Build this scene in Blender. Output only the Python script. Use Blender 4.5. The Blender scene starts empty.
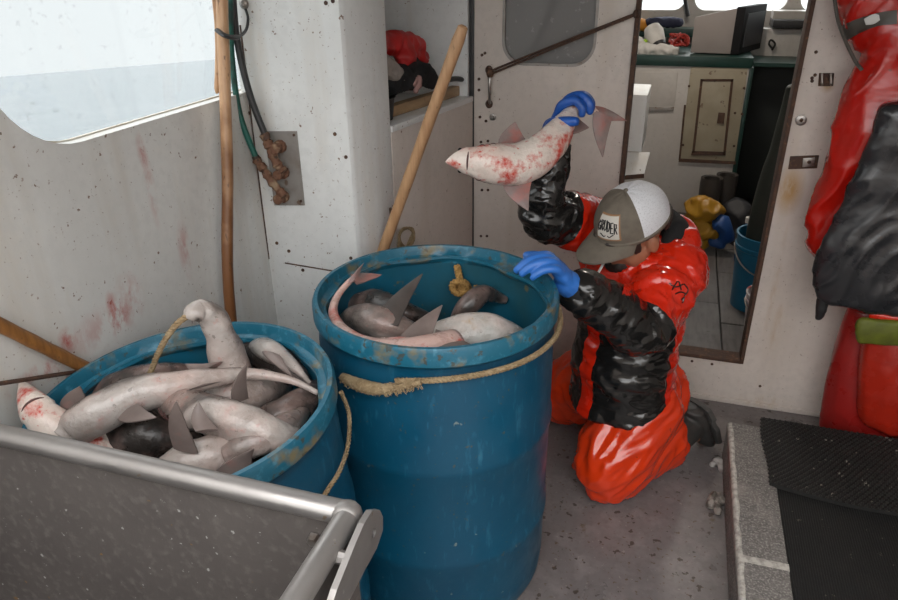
import bpy, bmesh, math, random
from mathutils import Vector as V, Matrix, noise, Quaternion
random.seed(7)
SC = bpy.context.scene
COL = SC.collection
rad = math.radians

# ------------------------------------------------------------------ camera
FPX, PITCH, YAW, ROLL, CAMH = 700.0, rad(26), rad(18), rad(0.8), 1.6
CF = V((-math.sin(YAW)*math.cos(PITCH), math.cos(YAW)*math.cos(PITCH), -math.sin(PITCH)))
_r0 = V((math.cos(YAW), math.sin(YAW), 0)); _u0 = _r0.cross(CF)
CR = _r0*math.cos(ROLL) - _u0*math.sin(ROLL)
CU = CR.cross(CF)
CC = V((0, 0, CAMH))
cam = bpy.data.cameras.new('camera'); camo = bpy.data.objects.new('camera', cam); COL.objects.link(camo)
m = Matrix.Identity(4)
for i in range(3):
    m[i][0] = CR[i]; m[i][1] = CU[i]; m[i][2] = -CF[i]; m[i][3] = CC[i]
camo.matrix_world = m
cam.sensor_width = 36; cam.lens = 36*FPX/898; cam.clip_start = 0.02; cam.clip_end = 2000
SC.camera = camo

def ray(x, y): return CF + CR*((x-449)/FPX) - CU*((y-300)/FPX)
def hit(x, y, ax, v):
    d = ray(x, y); t = (v-CC[ax])/d[ax]; return CC + d*t
def pY(x, y, Y): return hit(x, y, 1, Y)
def pX(x, y, X): return hit(x, y, 0, X)
def pZ(x, y, Z): return hit(x, y, 2, Z)

# ------------------------------------------------------------------ world: overcast sky, brighter towards the zenith
SKY = 2.85
w = bpy.data.worlds.new('overcast_sky'); SC.world = w; w.use_nodes = True
nt = w.node_tree; nt.nodes.clear()
tc = nt.nodes.new('ShaderNodeTexCoord'); sx = nt.nodes.new('ShaderNodeSeparateXYZ')
rp = nt.nodes.new('ShaderNodeValToRGB'); bg = nt.nodes.new('ShaderNodeBackground'); wo = nt.nodes.new('ShaderNodeOutputWorld')
rp.color_ramp.elements[0].position = 0.0; rp.color_ramp.elements[0].color = (0.265, 0.272, 0.274, 1)
rp.color_ramp.elements[1].position = 1.0; rp.color_ramp.elements[1].color = (1.02, 1.0, 0.985, 1)
nt.links.new(tc.outputs['Generated'], sx.inputs[0]); nt.links.new(sx.outputs['Z'], rp.inputs[0])
nt.links.new(rp.outputs[0], bg.inputs[0]); bg.inputs[1].default_value = SKY*2.0
nt.links.new(bg.outputs[0], wo.inputs[0])
vs = SC.view_settings
vs.view_transform = 'Standard'; vs.look = 'None'; vs.gamma = 1.0; vs.exposure = 0.36; vs.use_curve_mapping = False
SC.cycles.max_bounces = 8; SC.cycles.diffuse_bounces = 5; SC.cycles.glossy_bounces = 3
SC.cycles.transparent_max_bounces = 8; SC.cycles.use_denoising = True
SC.cycles.sample_clamp_indirect = 4.0

# ------------------------------------------------------------------ materials
def _sock(n, *names):
    for k in names:
        if k in n.inputs: return n.inputs[k]
MATS = {}
class Mat:
    """small builder around one Principled shader"""
    def __init__(s, name, col, rough=0.5, metal=0.0, coat=0.0, spec=0.5):
        s.m = bpy.data.materials.new(name); s.m.use_nodes = True
        s.nt = s.m.node_tree; s.b = s.nt.nodes['Principled BSDF']
        s.b.inputs['Roughness'].default_value = rough; s.b.inputs['Metallic'].default_value = metal
        s.b.inputs['Specular IOR Level'].default_value = spec
        s.b.inputs['Coat Weight'].default_value = coat; s.b.inputs['Coat Roughness'].default_value = 0.12
        s.tc = s.nt.nodes.new('ShaderNodeTexCoord')
        rgb = s.nt.nodes.new('ShaderNodeRGB'); rgb.outputs[0].default_value = (*col, 1)
        s.c = rgb.outputs[0]; s.h = None
        s._link()
        MATS[name] = s
    def _link(s): s.nt.links.new(s.c, s.b.inputs['Base Color'])
    def L(s, a, b): s.nt.links.new(a, b)
    def N(s, t): return s.nt.nodes.new(t)
    def coord(s, scale=(1, 1, 1), loc=(0, 0, 0), rot=(0, 0, 0)):
        mp = s.N('ShaderNodeMapping'); mp.inputs['Scale'].default_value = scale
        mp.inputs['Location'].default_value = loc; mp.inputs['Rotation'].default_value = rot
        s.L(s.tc.outputs['Object'], mp.inputs[0]); return mp.outputs[0]
    def noise(s, scale, detail=4, st=(1, 1, 1), rough=0.55, dist=0.0, loc=(0, 0, 0), rot=(0, 0, 0)):
        n = s.N('ShaderNodeTexNoise'); n.inputs['Scale'].default_value = scale; n.inputs['Detail'].default_value = detail
        n.inputs['Roughness'].default_value = rough; n.inputs['Distortion'].default_value = dist
        s.L(s.coord(st, loc, rot), n.inputs['Vector']); return n.outputs['Fac']
    def ramp(s, fac, a, b, lo=0.0, hi=1.0):
        r = s.N('ShaderNodeMapRange'); r.inputs['From Min'].default_value = a; r.inputs['From Max'].default_value = b
        r.inputs['To Min'].default_value = lo; r.inputs['To Max'].default_value = hi
        s.L(fac, r.inputs['Value']); return r.outputs[0]
    def math(s, op, a, b=None):
        n = s.N('ShaderNodeMath'); n.operation = op
        for i, q in enumerate((a, b)):
            if q is None: continue
            if isinstance(q, (int, float)): n.inputs[i].default_value = q
            else: s.L(q, n.inputs[i])
        return n.outputs[0]
    def mix(s, fac, col, k=1.0):
        """mix the running colour towards col by fac*k"""
        if k != 1.0: fac = s.math('MULTIPLY', fac, k)
        n = s.N('ShaderNodeMixRGB'); s.L(fac, n.inputs[0]); s.L(s.c, n.inputs[1])
        if isinstance(col, tuple): n.inputs[2].default_value = (*col, 1)
        else: s.L(col, n.inputs[2])
        s.c = n.outputs[0]; s._link(); return s
    def mottle(s, scale, col, a=0.4, b=0.7, k=0.6, **kw):
        return s.mix(s.ramp(s.noise(scale, **kw), a, b), col, k)
    def specks(s, scale, col, thr=0.68, soft=0.03, k=0.9, **kw):
        return s.mix(s.ramp(s.noise(scale, 3, **kw), thr, thr+soft), col, k)
    def blob(s, cen, rx, col, nscale=30, thr=0.45, k=0.9, st=(1, 1, 1)):
        d = s.N('ShaderNodeVectorMath'); d.operation = 'DISTANCE'
        mp = s.coord(tuple(1.0/q for q in rx), tuple(-c/q for c, q in zip(cen, rx)))
        s.L(mp, d.inputs[0]); d.inputs[1].default_value = (0, 0, 0)
        f = s.ramp(d.outputs['Value'], 0.2, 1.0, 1.0, 0.0)
        n = s.ramp(s.noise(nscale, 5, st, rough=0.7), thr, thr+0.18)
        return s.mix(s.math('MULTIPLY', f, n), col, k)
    def attr(s, name):
        a = s.N('ShaderNodeAttribute'); a.attribute_name = name; return a.outputs['Fac']
    def bump(s, scale, strength, dist=0.01, **kw):
        bn = s.N('ShaderNodeBump'); bn.inputs['Strength'].default_value = strength; bn.inputs['Distance'].default_value = dist
        s.L(s.noise(scale, **kw), bn.inputs['Height'])
        if s.h is not None: s.L(s.h, bn.inputs['Normal'])
        s.h = bn.outputs[0]; s.L(s.h, s.b.inputs['Normal']); return s
    def rough(s, scale, lo, hi, **kw):
        s.L(s.ramp(s.noise(scale, **kw), 0.35, 0.65, lo, hi), s.b.inputs['Roughness']); return s

GRIME = (0.20, 0.15, 0.10); RUST = (0.16, 0.06, 0.025); DARK = (0.02, 0.018, 0.016)
def white_paint(name, col, streak=0.35, speck=0.9, rough=0.38):
    q = Mat(name, col, rough)
    q.mottle(3.0, tuple(c*0.80 for c in col), k=0.5)
    q.mottle(9.0, (0.42, 0.33, 0.22), 0.52, 0.75, streak, st=(1, 1, 0.12))
    q.mottle(40, tuple(c*0.86 for c in col), 0.45, 0.65, 0.5)
    q.specks(55, (0.16, 0.09, 0.05), 0.70, 0.025, speck)
    q.specks(120, (0.25, 0.17, 0.12), 0.68, 0.03, speck*0.7)
    q.bump(14, 0.12, 0.01); q.bump(90, 0.10, 0.004)
    return q
wp_left = white_paint('white_gelcoat_left', (0.68, 0.675, 0.65), 0.35)
BLOOD = (0.42, 0.07, 0.05)
for (x, y, ry, rz, kk) in ((118, 318, .035, .05, .9), (112, 305, .02, .04, .7), (68, 340, .03, .035, .9), (142, 150, .02, .05, .55), (150, 185, .02, .12, .4),
                           (185, 250, .03, .09, .5), (40, 375, .09, .03, .8), (130, 300, .05, .08, .5), (100, 330, .12, .06, .35)):
    c = pX(x, y, -1.17); wp_left.blob((c.x, c.y, c.z), (.3, ry, rz), BLOOD, 28, 0.42, kk, (1, 1, .5))
wp_col = white_paint('white_gelcoat_column', (0.74, 0.75, 0.74), 0.4)
wp_back = white_paint('white_gelcoat_bulkhead', (0.66, 0.595, 0.54), 0.35)
for (x, y, rx, rz, kk) in ((790, 190, .05, .10, .9), (776, 330, .02, .12, .6), (762, 400, .10, .03, .7), (827, 84, .03, .03, .9), (775, 285, .012, .25, .5)):
    c = pY(x, y, 2.546); wp_back.blob((c.x, c.y, c.z), (rx, .3, rz), (0.42, 0.24, 0.07), 12, 0.38, kk, (1, 1, .3))
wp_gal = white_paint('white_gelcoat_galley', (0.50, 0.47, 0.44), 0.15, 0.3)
deck = Mat('grey_deck_paint', (0.185, 0.168, 0.166), 0.45)
deck.mottle(2.5, (0.14, 0.125, 0.125), k=.7).mottle(12, (0.27, 0.245, 0.24), .5, .7, .6).mottle(45, (0.13, .115, .11), .5, .7, .5)
deck.specks(26, (0.045, 0.032, 0.02), 0.635, 0.03, .85).specks(60, (0.10, 0.06, 0.03), 0.635, 0.04, .8).specks(11, (.11, .08, .04), .66, .05, .7).specks(80, (.34, .31, .29), .66, .03, .5)
deck.rough(6, .25, .6).bump(50, .25, .004)
def simple(name, col, rough=.5, var=.75, scale=12, **kw):
    q = Mat(name, col, rough, **kw); q.mottle(scale, tuple(c*var for c in col), k=.8); return q
blue = Mat('blue_drum_plastic', (0.003, 0.066, 0.125), 0.36, spec=.45)
blue.mottle(4, (0.003, 0.050, 0.10), k=.8).mottle(60, (0.03, 0.17, 0.27), .58, .75, .5, st=(1, 1, .25))
blue.specks(34, (0.30, 0.32, 0.26), .72, .04, .5).specks(70, (.10, .08, .04), .67, .05, .6)
blue.bump(30, .12, .005).rough(9, .28, .5)
blue_in = Mat('blue_drum_inside', (0.006, 0.10, 0.17), 0.4)
blue_in.mottle(5, (0.02, 0.07, 0.08), k=.8).specks(24, (.20, .14, .03), .64, .05, .6).bump(25, .15, .006)
blue_rim = Mat('blue_drum_rim', (0.010, 0.11, 0.175), 0.36)
blue_rim.mottle(14, (0.22, .15, .045), .54, .66, .75).mottle(50, (0.08, .26, .36), .55, .7, .55).specks(40, (.06, .05, .03), .63, .04, .8).bump(60, .3, .004)
alu = Mat('worn_aluminium', (0.36, 0.345, 0.335), 0.45, metal=.85)
alu.mottle(6, (0.24, .225, .215), k=.7).specks(60, (.25, .15, .05), .70, .04, .6).specks(30, (.75, .74, .72), .69, .05, .5).rough(12, .36, .55).bump(70, .15, .003)
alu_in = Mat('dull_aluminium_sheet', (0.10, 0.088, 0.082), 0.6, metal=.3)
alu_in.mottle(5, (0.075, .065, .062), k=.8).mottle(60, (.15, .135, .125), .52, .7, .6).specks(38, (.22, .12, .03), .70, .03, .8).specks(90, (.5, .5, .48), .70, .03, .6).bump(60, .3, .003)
def wood(name, a, b, rough=.45, st=(14, 14, 1.2)):
    q = Mat(name, a, rough); q.mottle(6, b, .4, .65, .8, st=st).specks(40, (.10, .05, .02), .66, .05, .6, st=(2, 2, .5)).bump(20, .2, .003, st=st); return q
wood_pale = wood('pale_wood_pole', (0.50, 0.30, 0.16), (0.36, 0.19, 0.09))
wood_dark = wood('dark_wood_pole', (0.30, 0.13, 0.035), (0.17, 0.07, 0.02))
wood_board = wood('shelf_board_wood', (0.36, 0.24, 0.13), (0.24, .15, .08), .6, (8, 1.0, 8))
rust = Mat('rusty_steel', (0.085, 0.045, 0.028), .8); rust.mottle(30, (.05, .03, .025), k=.9).mottle(70, (.20, .10, .05), .57, .7, .7).bump(80, .6, .005)
rustfit = Mat('rusty_hose_fitting', (0.15, 0.07, 0.04), .8); rustfit.mottle(40, (.30, .21, .13), .5, .68, .9).specks(60, (.05, .03, .02), .62, .05, .9).bump(70, .8, .006)
steel = Mat('stained_steel', (0.36, 0.34, 0.32), .35, metal=.9); steel.mottle(30, (.18, .11, .07), .5, .7, .7)
plate_m = Mat('grey_metal_plate', (0.33, .31, .29), .45, metal=.4); plate_m.mottle(20, (.24, .2, .17), k=.7).specks(40, (.15, .08, .04), .66, .05, .7)
black_rub = Mat('black_rubber', (0.016, .016, .017), .45); black_rub.mottle(25, (.03, .03, .03), k=.7).bump(40, .3, .003)
green_rub = Mat('green_hose_rubber', (0.007, .105, .08), .35); green_rub.mottle(14, (.005, .03, .025), .45, .6, .9)
mat_rub = Mat('black_mat_rubber', (0.008, .008, .008), .8); mat_rub.mottle(18, (.014, .013, .012), k=.8).specks(46, (.16, .14, .11), .70, .03, .7).bump(90, .5, .003)
rope_m = Mat('tan_rope_fibre', (0.30, 0.22, 0.125), .85); rope_m.mottle(30, (.17, .11, .05), .4, .65, .8).mottle(160, (.42, .33, .2), .5, .7, .5).bump(220, .7, .002)
rope_y = Mat('yellowed_rope_fibre', (0.40, 0.23, 0.07), .8); rope_y.mottle(40, (.2, .11, .03), .4, .65, .8).bump(160, .7, .002)
def pvc(name, col, dark, rough=.22):
    q = Mat(name, col, rough, coat=.35); q.mottle(5, dark, k=.7).specks(45, (.05, .02, .01), .70, .04, .5).bump(11, .22, .012, detail=2, st=(1, 1, 2.2)).bump(45, .12, .004); q.rough(14, rough*.6, rough*1.4); return q
red_pvc = pvc('orange_red_oilskin', (0.62, 0.020, 0.004), (0.48, 0.012, 0.004))
red_pvc2 = pvc('deep_red_oilskin', (0.50, 0.012, 0.006), (0.38, 0.009, 0.005), .17)
org_pvc = pvc('orange_oilskin_trousers', (0.66, 0.042, 0.006), (0.48, 0.022, 0.005), .17)
blk_pvc = pvc('black_oilskin', (0.008, 0.008, 0.008), (0.014, 0.013, 0.012), .2)
char_pvc = pvc('charcoal_apron', (0.022, 0.023, 0.026), (0.032, 0.033, 0.036), .3)
glove_m = Mat('blue_rubber_glove', (0.012, 0.085, 0.38), .38); glove_m.mottle(20, (.01, .06, .26), k=.7).bump(40, .3, .004)
glove_l = Mat('light_blue_rubber_glove', (0.03, 0.16, 0.54), .4); glove_l.mottle(20, (.02, .11, .40), k=.7).bump(40, .35, .004)
skin = Mat('weathered_skin', (0.34, 0.15, 0.085), .5); skin.mottle(30, (.26, .09, .05), k=.7)
hair = Mat('dark_hair', (0.02, .013, .01), .6)
black_cloth = Mat('black_fleece', (0.010, .010, .011), .9); black_cloth.bump(120, .6, .003)
cap_m = Mat('olive_brown_twill', (0.15, .128, .10), .8); cap_m.mottle(40, (.115, .095, .075), k=.8).bump(200, .4, .002)
mesh_m = Mat('white_cap_mesh', (0.66, .67, .70), .75); mesh_m.specks(330, (.42, .42, .45), .56, .05, .6)
white_cl = Mat('white_cloth', (0.62, .60, .57), .85); white_cl.mottle(12, (.42, .4, .38), k=.8).bump(30, .4, .01)
boot_m = Mat('black_rubber_boot', (0.022, .022, .022), .5); boot_m.mottle(14, (.05, .047, .042), k=.8)
sole_m = Mat('grey_boot_sole', (0.06, .058, .055), .7)
FISHM = {}
def fish_mat(name, back, belly, blood=.5, bl=(0.45, 0.05, 0.035), pinks=(0.55, .36, .31), dirt=.6):
    q = Mat(name, back, .3, coat=.25)
    q.b.inputs['Subsurface Weight'].default_value = 0.0
    q.specks(24, (.45, .42, .38), .70, .03, .5)
    e = q.math('ADD', q.attr('belly'), q.ramp(q.noise(9, 3), .3, .7, -.25, .25))
    q.mix(q.ramp(e, -.30, .22), belly)
    q.mottle(9, pinks, .45, .72, .55)
    q.mottle(26, (belly[0]*.62, belly[1]*.58, belly[2]*.55), .47, .68, dirt); q.mottle(7, (belly[0]*.55, belly[1]*.5, belly[2]*.48), .5, .72, dirt, dist=1.5); q.specks(75, (back[0]*.4, back[1]*.35, back[2]*.3), .66, .04, dirt*.8)
    q.mix(q.ramp(q.noise(15, 5, rough=.7), .60-.1*blood, .74-.1*blood), bl, min(1, blood))
    q.mix(q.ramp(q.noise(60, 3), .66, .70), bl, min(1, blood*.8))
    q.rough(30, .22, .48); q.bump(22, .5, .012, detail=6); q.bump(60, .3, .006, detail=4); q.bump(140, .25, .002); FISHM[name] = q; return q
f_belly = fish_mat('fish_pale_belly', (0.10, .085, .077), (0.40, .36, .335), .2)
f_blood = fish_mat('fish_bloodied_belly', (0.20, .165, .15), (0.70, .62, .56), 1.0, (0.50, .045, .025), (.68, .42, .35), .2)
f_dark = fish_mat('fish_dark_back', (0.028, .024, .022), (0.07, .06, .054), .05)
f_grey = fish_mat('fish_grey_brown', (0.13, .11, .10), (0.40, .37, .345), .2)
f_red = fish_mat('fish_raw_pink', (0.34, .12, .10), (0.52, .36, .32), .75)
f_yel = fish_mat('fish_yellow_stained', (0.44, .40, .35), (0.56, .55, .52), .45, (0.42, .22, .02))
fin_m = Mat('fin_grey_brown', (0.135, .105, .095), .4); fin_m.mottle(14, (.21, .165, .15), .4, .65, .8).mottle(30, (.30, .13, .11), .58, .75, .5).bump(60, .2, .002)
fin_dark = Mat('fin_dark', (0.05, .04, .036), .4); fin_dark.mottle(14, (.09, .075, .068), k=.8)
fin_pink = Mat('fin_pink_grey', (0.17, .115, .105), .4); fin_pink.mottle(18, (.34, .09, .07), .48, .68, .7).mottle(12, (.26, .215, .195), .5, .7, .6)
eye_m = Mat('fish_eye_dark', (0.01, .01, .01), .1)
slit_m = Mat('fish_slit_dark', (0.10, .04, .035), .6)
sea_m = Mat('grey_green_sea', (0.16, .19, .205), .35, spec=.4); sea_m.mottle(.25, (.20, .225, .24), k=.7, st=(1, .25, 1)).bump(1.3, .7, .5, st=(1, .4, 1))

# ------------------------------------------------------------------ mesh helpers
class MB:
    def __init__(s): s.v = []; s.f = []; s.at = []
    def add(s, vs, fs, at=None):
        o = len(s.v); s.v += [tuple(q) for q in vs]; s.f += [tuple(i+o for i in f) for f in fs]
        s.at += list(at) if at else [0.0]*len(vs); return s
    def box(s, a, b, M=None):
        x0, y0, z0 = a; x1, y1, z1 = b
        vs = [V(p) for p in ((x0, y0, z0), (x1, y0, z0), (x1, y1, z0), (x0, y1, z0), (x0, y0, z1), (x1, y0, z1), (x1, y1, z1), (x0, y1, z1))]
        if M: vs = [M @ p for p in vs]
        return s.add(vs, [(0, 3, 2, 1), (4, 5, 6, 7), (0, 1, 5, 4), (1, 2, 6, 5), (2, 3, 7, 6), (3, 0, 4, 7)])
    def rings(s, R, cap=True, closed=False, at=None):
        n = len(R[0]); fs = []; k = len(R)
        for i in range(k if closed else k-1):
            j = (i+1) % k
            for q in range(n): fs.append((i*n+q, i*n+(q+1) % n, j*n+(q+1) % n, j*n+q))
        if cap and not closed: fs += [tuple(reversed(range(n))), tuple(range((k-1)*n, k*n))]
        return s.add([p for r in R for p in r], fs, [a for r in at for a in r] if at else None)
    def tube(s, path, r, n=10, flat=1.0, up=None, cap=True):
        path = [V(p) for p in path]; rr = r if isinstance(r, (list, tuple)) else [r]*len(path)
        R = []; prev = None
        for i, p in enumerate(path):
            t = (path[min(i+1, len(path)-1)]-path[max(i-1, 0)])
            t = t.normalized() if t.length > 1e-9 else V((0, 0, 1))
            if up is not None: b = V(up)
            elif prev is None: b = V((0, 0, 1)) if abs(t.z) < .9 else V((1, 0, 0))
            else: b = prev
            b = b-t*b.dot(t)
            if b.length < 1e-6: b = t.orthogonal()
            b.normalize(); a = t.cross(b); prev = b
            R.append([p+a*(rr[i]*math.cos(q*2*math.pi/n))+b*(rr[i]*flat*math.sin(q*2*math.pi/n)) for q in range(n)])
        return s.rings(R, cap)
    def ball(s, c, r, nu=12, nv=8, M=None):
        c = V(c); rx, ry, rz = r if isinstance(r, (tuple, list)) else (r, r, r)
        R = []
        for i in range(nv+1):
            ph = -math.pi/2+math.pi*(i+.02)/(nv+.04)
            ring = []
            for q in range(nu):
                th = 2*math.pi*q/nu; p = V((rx*math.cos(ph)*math.cos(th), ry*math.cos(ph)*math.sin(th), rz*math.sin(ph)))
                ring.append(c+((M @ p) if M else p))
            R.append(ring)
        return s.rings(R)
    def lathe(s, prof, n=48, c=(0, 0, 0), M=None, closed=False, cap=False):
        R = []
        for (r, z) in prof:
            ring = [V((r*math.cos(2*math.pi*q/n), r*math.sin(2*math.pi*q/n), z)) for q in range(n)]
            R.append([(M @ p if M else p)+V(c) for p in ring])
        return s.rings(R, cap, closed)
    def grid(s, G, thick=None):
        """G[i][j] points; thick: vector or None -> closed sheet"""
        ni, nj = len(G), len(G[0]); vs = [p for row in G for p in row]
        fs = [(i*nj+j, i*nj+j+1, (i+1)*nj+j+1, (i+1)*nj+j) for i in range(ni-1) for j in range(nj-1)]
        if thick is None: return s.add(vs, fs)
        t = V(thick); o = len(vs); vs2 = [V(p)+t for p in vs]
        fs2 = [tuple(reversed([q+o for q in f])) for f in fs]
        b = [(0, j) for j in range(nj)]+[(i, nj-1) for i in range(1, ni)]+[(ni-1, j) for j in range(nj-2, -1, -1)]+[(i, 0) for i in range(ni-2, 0, -1)]
        idx = [i*nj+j for i, j in b]; side = [(idx[k], idx[k]+o, idx[(k+1) % len(idx)]+o, idx[(k+1) % len(idx)]) for k in range(len(idx))]
        return s.add(vs+vs2, fs+fs2+side)
    def prism(s, poly, t):
        """closed outline of points, thickened by vector t"""
        n = len(poly); t = V(t); vs = [V(p) for p in poly]+[V(p)+t for p in poly]
        return s.add(vs, [tuple(range(n)), tuple(reversed(range(n, 2*n)))]+[(i, i+n, (i+1) % n+n, (i+1) % n) for i in range(n)])

def link(name, me, mat=None, parent=None, smooth=True):
    o = bpy.data.objects.new(name, me); COL.objects.link(o)
    if mat is not None:
        me.materials.clear()
        for q in (mat if isinstance(mat, (list, tuple)) else [mat]): me.materials.append(q.m)
    if smooth: me.polygons.foreach_set('use_smooth', [True]*len(me.polygons))
    if parent is not None: par(o, parent)
    return o
def world_of(o):
    mw = o.matrix_basis.copy()
    if o.parent: mw = world_of(o.parent) @ o.matrix_parent_inverse @ mw
    return mw
def par(o, p): o.parent = p; o.matrix_parent_inverse = world_of(p).inverted()
def build(name, mb, mat, parent=None, smooth=True, bevel=0, seg=2, sharp=35, recalc=True):
    me = bpy.data.meshes.new(name); me.from_pydata(mb.v, [], mb.f)
    if any(mb.at):
        a = me.attributes.new('belly', 'FLOAT', 'POINT'); a.data.foreach_set('value', mb.at)
    if bevel or recalc:
        bm = bmesh.new(); bm.from_mesh(me)
        bmesh.ops.recalc_face_normals(bm, faces=bm.faces)
        if bevel:
            es = [e for e in bm.edges if len(e.link_faces) == 2 and e.calc_face_angle(0) > rad(30)]
            bmesh.ops.bevel(bm, geom=es, offset=bevel, segments=seg, profile=.6, affect='EDGES', clamp_overlap=True)
        bm.to_mesh(me); bm.free()
    me.validate(); 
    o = link(name, me, mat, parent, smooth)
    if smooth and sharp:
        try: me.set_sharp_from_angle(angle=rad(sharp))
        except Exception: pass
    return o
def empty(name, loc=(0, 0, 0)):
    e = bpy.data.objects.new(name, None); COL.objects.link(e); e.location = loc; e.empty_display_size = .05; return e
def tag(o, label, cat, group=None):
    o['label'] = label; o['category'] = cat
    if group: o['group'] = group
    return o
def struct(o, label=None):
    o['kind'] = 'structure'
    if label: o['label'] = label
    return o
def spline(pts, n):
    """Catmull-Rom through pts (tuples of any length), n samples"""
    P = [tuple(p) for p in pts]; k = len(P)-1; out = []
    for i in range(n):
        u = i/(n-1)*k; j = min(int(u), k-1); t = u-j
        p0, p1, p2, p3 = P[max(j-1, 0)], P[j], P[j+1], P[min(j+2, k)]
        out.append(tuple(.5*((2*b)+(-a+c)*t+(2*a-5*b+4*c-d)*t*t+(-a+3*b-3*c+d)*t**3) for a, b, c, d in zip(p0, p1, p2, p3)))
    return out
def ev(name, o):
    """freeze an object's modifiers into a new mesh and drop the source"""
    dg = bpy.context.evaluated_depsgraph_get(); dg.update()
    me = bpy.data.meshes.new_from_object(o.evaluated_get(dg)); me.name = name
    old = o.data; bpy.data.objects.remove(o); bpy.data.meshes.remove(old); return me
def voxel(name, mb, size, smooth_it=6, fac=.5):
    me = bpy.data.meshes.new(name); me.from_pydata(mb.v, [], mb.f)
    bm = bmesh.new(); bm.from_mesh(me); bmesh.ops.recalc_face_normals(bm, faces=bm.faces); bm.to_mesh(me); bm.free()
    o = bpy.data.objects.new(name, me); COL.objects.link(o)
    r = o.modifiers.new('r', 'REMESH'); r.mode = 'VOXEL'; r.voxel_size = size
    if smooth_it:
        q = o.modifiers.new('s', 'SMOOTH'); q.factor = fac; q.iterations = smooth_it
    return ev(name, o)
def boolean(name, base, cutters):
    """difference of mesh objects (cutters are consumed)"""
    for c in cutters:
        md = base.modifiers.new('b', 'BOOLEAN'); md.operation = 'DIFFERENCE'; md.object = c; md.solver = 'EXACT'
    me = ev(name, base)
    for c in cutters:
        d = c.data; bpy.data.objects.remove(c); bpy.data.meshes.remove(d)
    return me
def raw(mb):
    me = bpy.data.meshes.new('t'); me.from_pydata(mb.v, [], mb.f)
    bm = bmesh.new(); bm.from_mesh(me); bmesh.ops.recalc_face_normals(bm, faces=bm.faces); bm.to_mesh(me); bm.free()
    o = bpy.data.objects.new('t', me); COL.objects.link(o); return o
def rrect(u0, v0, u1, v1, r, n=8):
    out = []
    for (cx, cy, a0) in ((u1-r, v1-r, 0), (u0+r, v1-r, 90), (u0+r, v0+r, 180), (u1-r, v0+r, 270)):
        for i in range(n+1):
            a = rad(a0+90*i/n); out.append((cx+r*math.cos(a), cy+r*math.sin(a)))
    return out
def rope(mb, path, r, turns_per_m=38, n=6, steps_per_m=260, strands=3, fuzz=0.0):
    path = [V(p) for p in path]; L = sum((path[i+1]-path[i]).length for i in range(len(path)-1))
    N = max(12, int(L*steps_per_m)); P = [V(p) for p in spline(path, N)]
    fr = []; prev = None
    for i, p in enumerate(P):
        t = (P[min(i+1, N-1)]-P[max(i-1, 0)]).normalized()
        b = prev if prev else (V((0, 0, 1)) if abs(t.z) < .9 else V((1, 0, 0)))
        b = (b-t*b.dot(t)).normalized(); fr.append((b, t.cross(b))); prev = b
    s = 0.0; acc = [0.0]
    for i in range(1, N): s += (P[i]-P[i-1]).length; acc.append(s)
    for k in range(strands):
        q = []
        for i in range(N):
            a = 2*math.pi*(acc[i]*turns_per_m+k/strands); q.append(P[i]+fr[i][0]*(r*.52*math.cos(a))+fr[i][1]*(r*.52*math.sin(a)))
        mb.tube(q, r*.56, n)
    return mb
def screw(mb, p, nrm, r=.006, h=.004):
    p = V(p); nrm = V(nrm).normalized()
    mb.tube([p-nrm*.002, p+nrm*h*.6, p+nrm*h], [r, r, r*.55], 8)
# ------------------------------------------------------------------ structure
XL, YC, YB, ZR = -1.17, 1.77, 2.546, 2.12     # left wall, column front, bulkhead, roof height
XR = 1.45
Y0R = 0.25                                  # aft edge of the shelter roof
GZ = 0.19                                    # galley floor level
o = build('floor', MB().box((-1.4, -2.2, -.06), (1.6, YB+.02, 0)), deck); struct(o, 'grey painted deck flecked with dirt')
# left wall with its window
wl = raw(MB().box((XL-.05, -1.2, 0), (XL, YC+.9, ZR)))
wr = rrect(.96, 1.268, 2.10, 1.96, .19, 10)
wb = MB(); wb.prism([(XL-.2, a, b) for a, b in wr], (.4, 0, 0))
me = boolean('wall_left', wl, [raw(wb)]); o = link('wall_left', me, wp_left, smooth=False); struct(o, 'white wall with blood smears below the window')
win = empty('window_1', (XL, 1.32, 1.27)); struct(win, 'large round-cornered side window looking out to the sea')
glass = bpy.data.materials.new('dimming_salty_glass'); glass.use_nodes = True; g = glass.node_tree; g.nodes.clear()
def pane_material(gt, tint, haze, hazecol, drops=.6, refl=.05):
    out = gt.nodes.new('ShaderNodeOutputMaterial'); tr = gt.nodes.new('ShaderNodeBsdfTransparent'); tr.inputs[0].default_value = (*tint, 1)
    gl = gt.nodes.new('ShaderNodeBsdfGlossy'); gl.inputs['Roughness'].default_value = .05
    df = gt.nodes.new('ShaderNodeBsdfDiffuse'); df.inputs[0].default_value = (*hazecol, 1)
    m1 = gt.nodes.new('ShaderNodeMixShader'); m2 = gt.nodes.new('ShaderNodeMixShader')
    t = gt.nodes.new('ShaderNodeTexCoord'); n = gt.nodes.new('ShaderNodeTexNoise'); n.inputs['Scale'].default_value = 60; n.inputs['Detail'].default_value = 2
    r = gt.nodes.new('ShaderNodeMapRange'); r.inputs[1].default_value = .66; r.inputs[2].default_value = .72; r.inputs[3].default_value = haze; r.inputs[4].default_value = drops
    gt.links.new(t.outputs['Object'], n.inputs['Vector']); gt.links.new(n.outputs['Fac'], r.inputs[0])
    m1.inputs[0].default_value = refl; gt.links.new(tr.outputs[0], m1.inputs[1]); gt.links.new(gl.outputs[0], m1.inputs[2])
    gt.links.new(r.outputs[0], m2.inputs[0]); gt.links.new(m1.outputs[0], m2.inputs[1]); gt.links.new(df.outputs[0], m2.inputs[2])
    gt.links.new(m2.outputs[0], out.inputs[0])
pane_material(g, (.72, .735, .738), .04, (.3, .31, .32), .14)  # tint added to dim the bright sky and sea; the specks are salt
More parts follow.
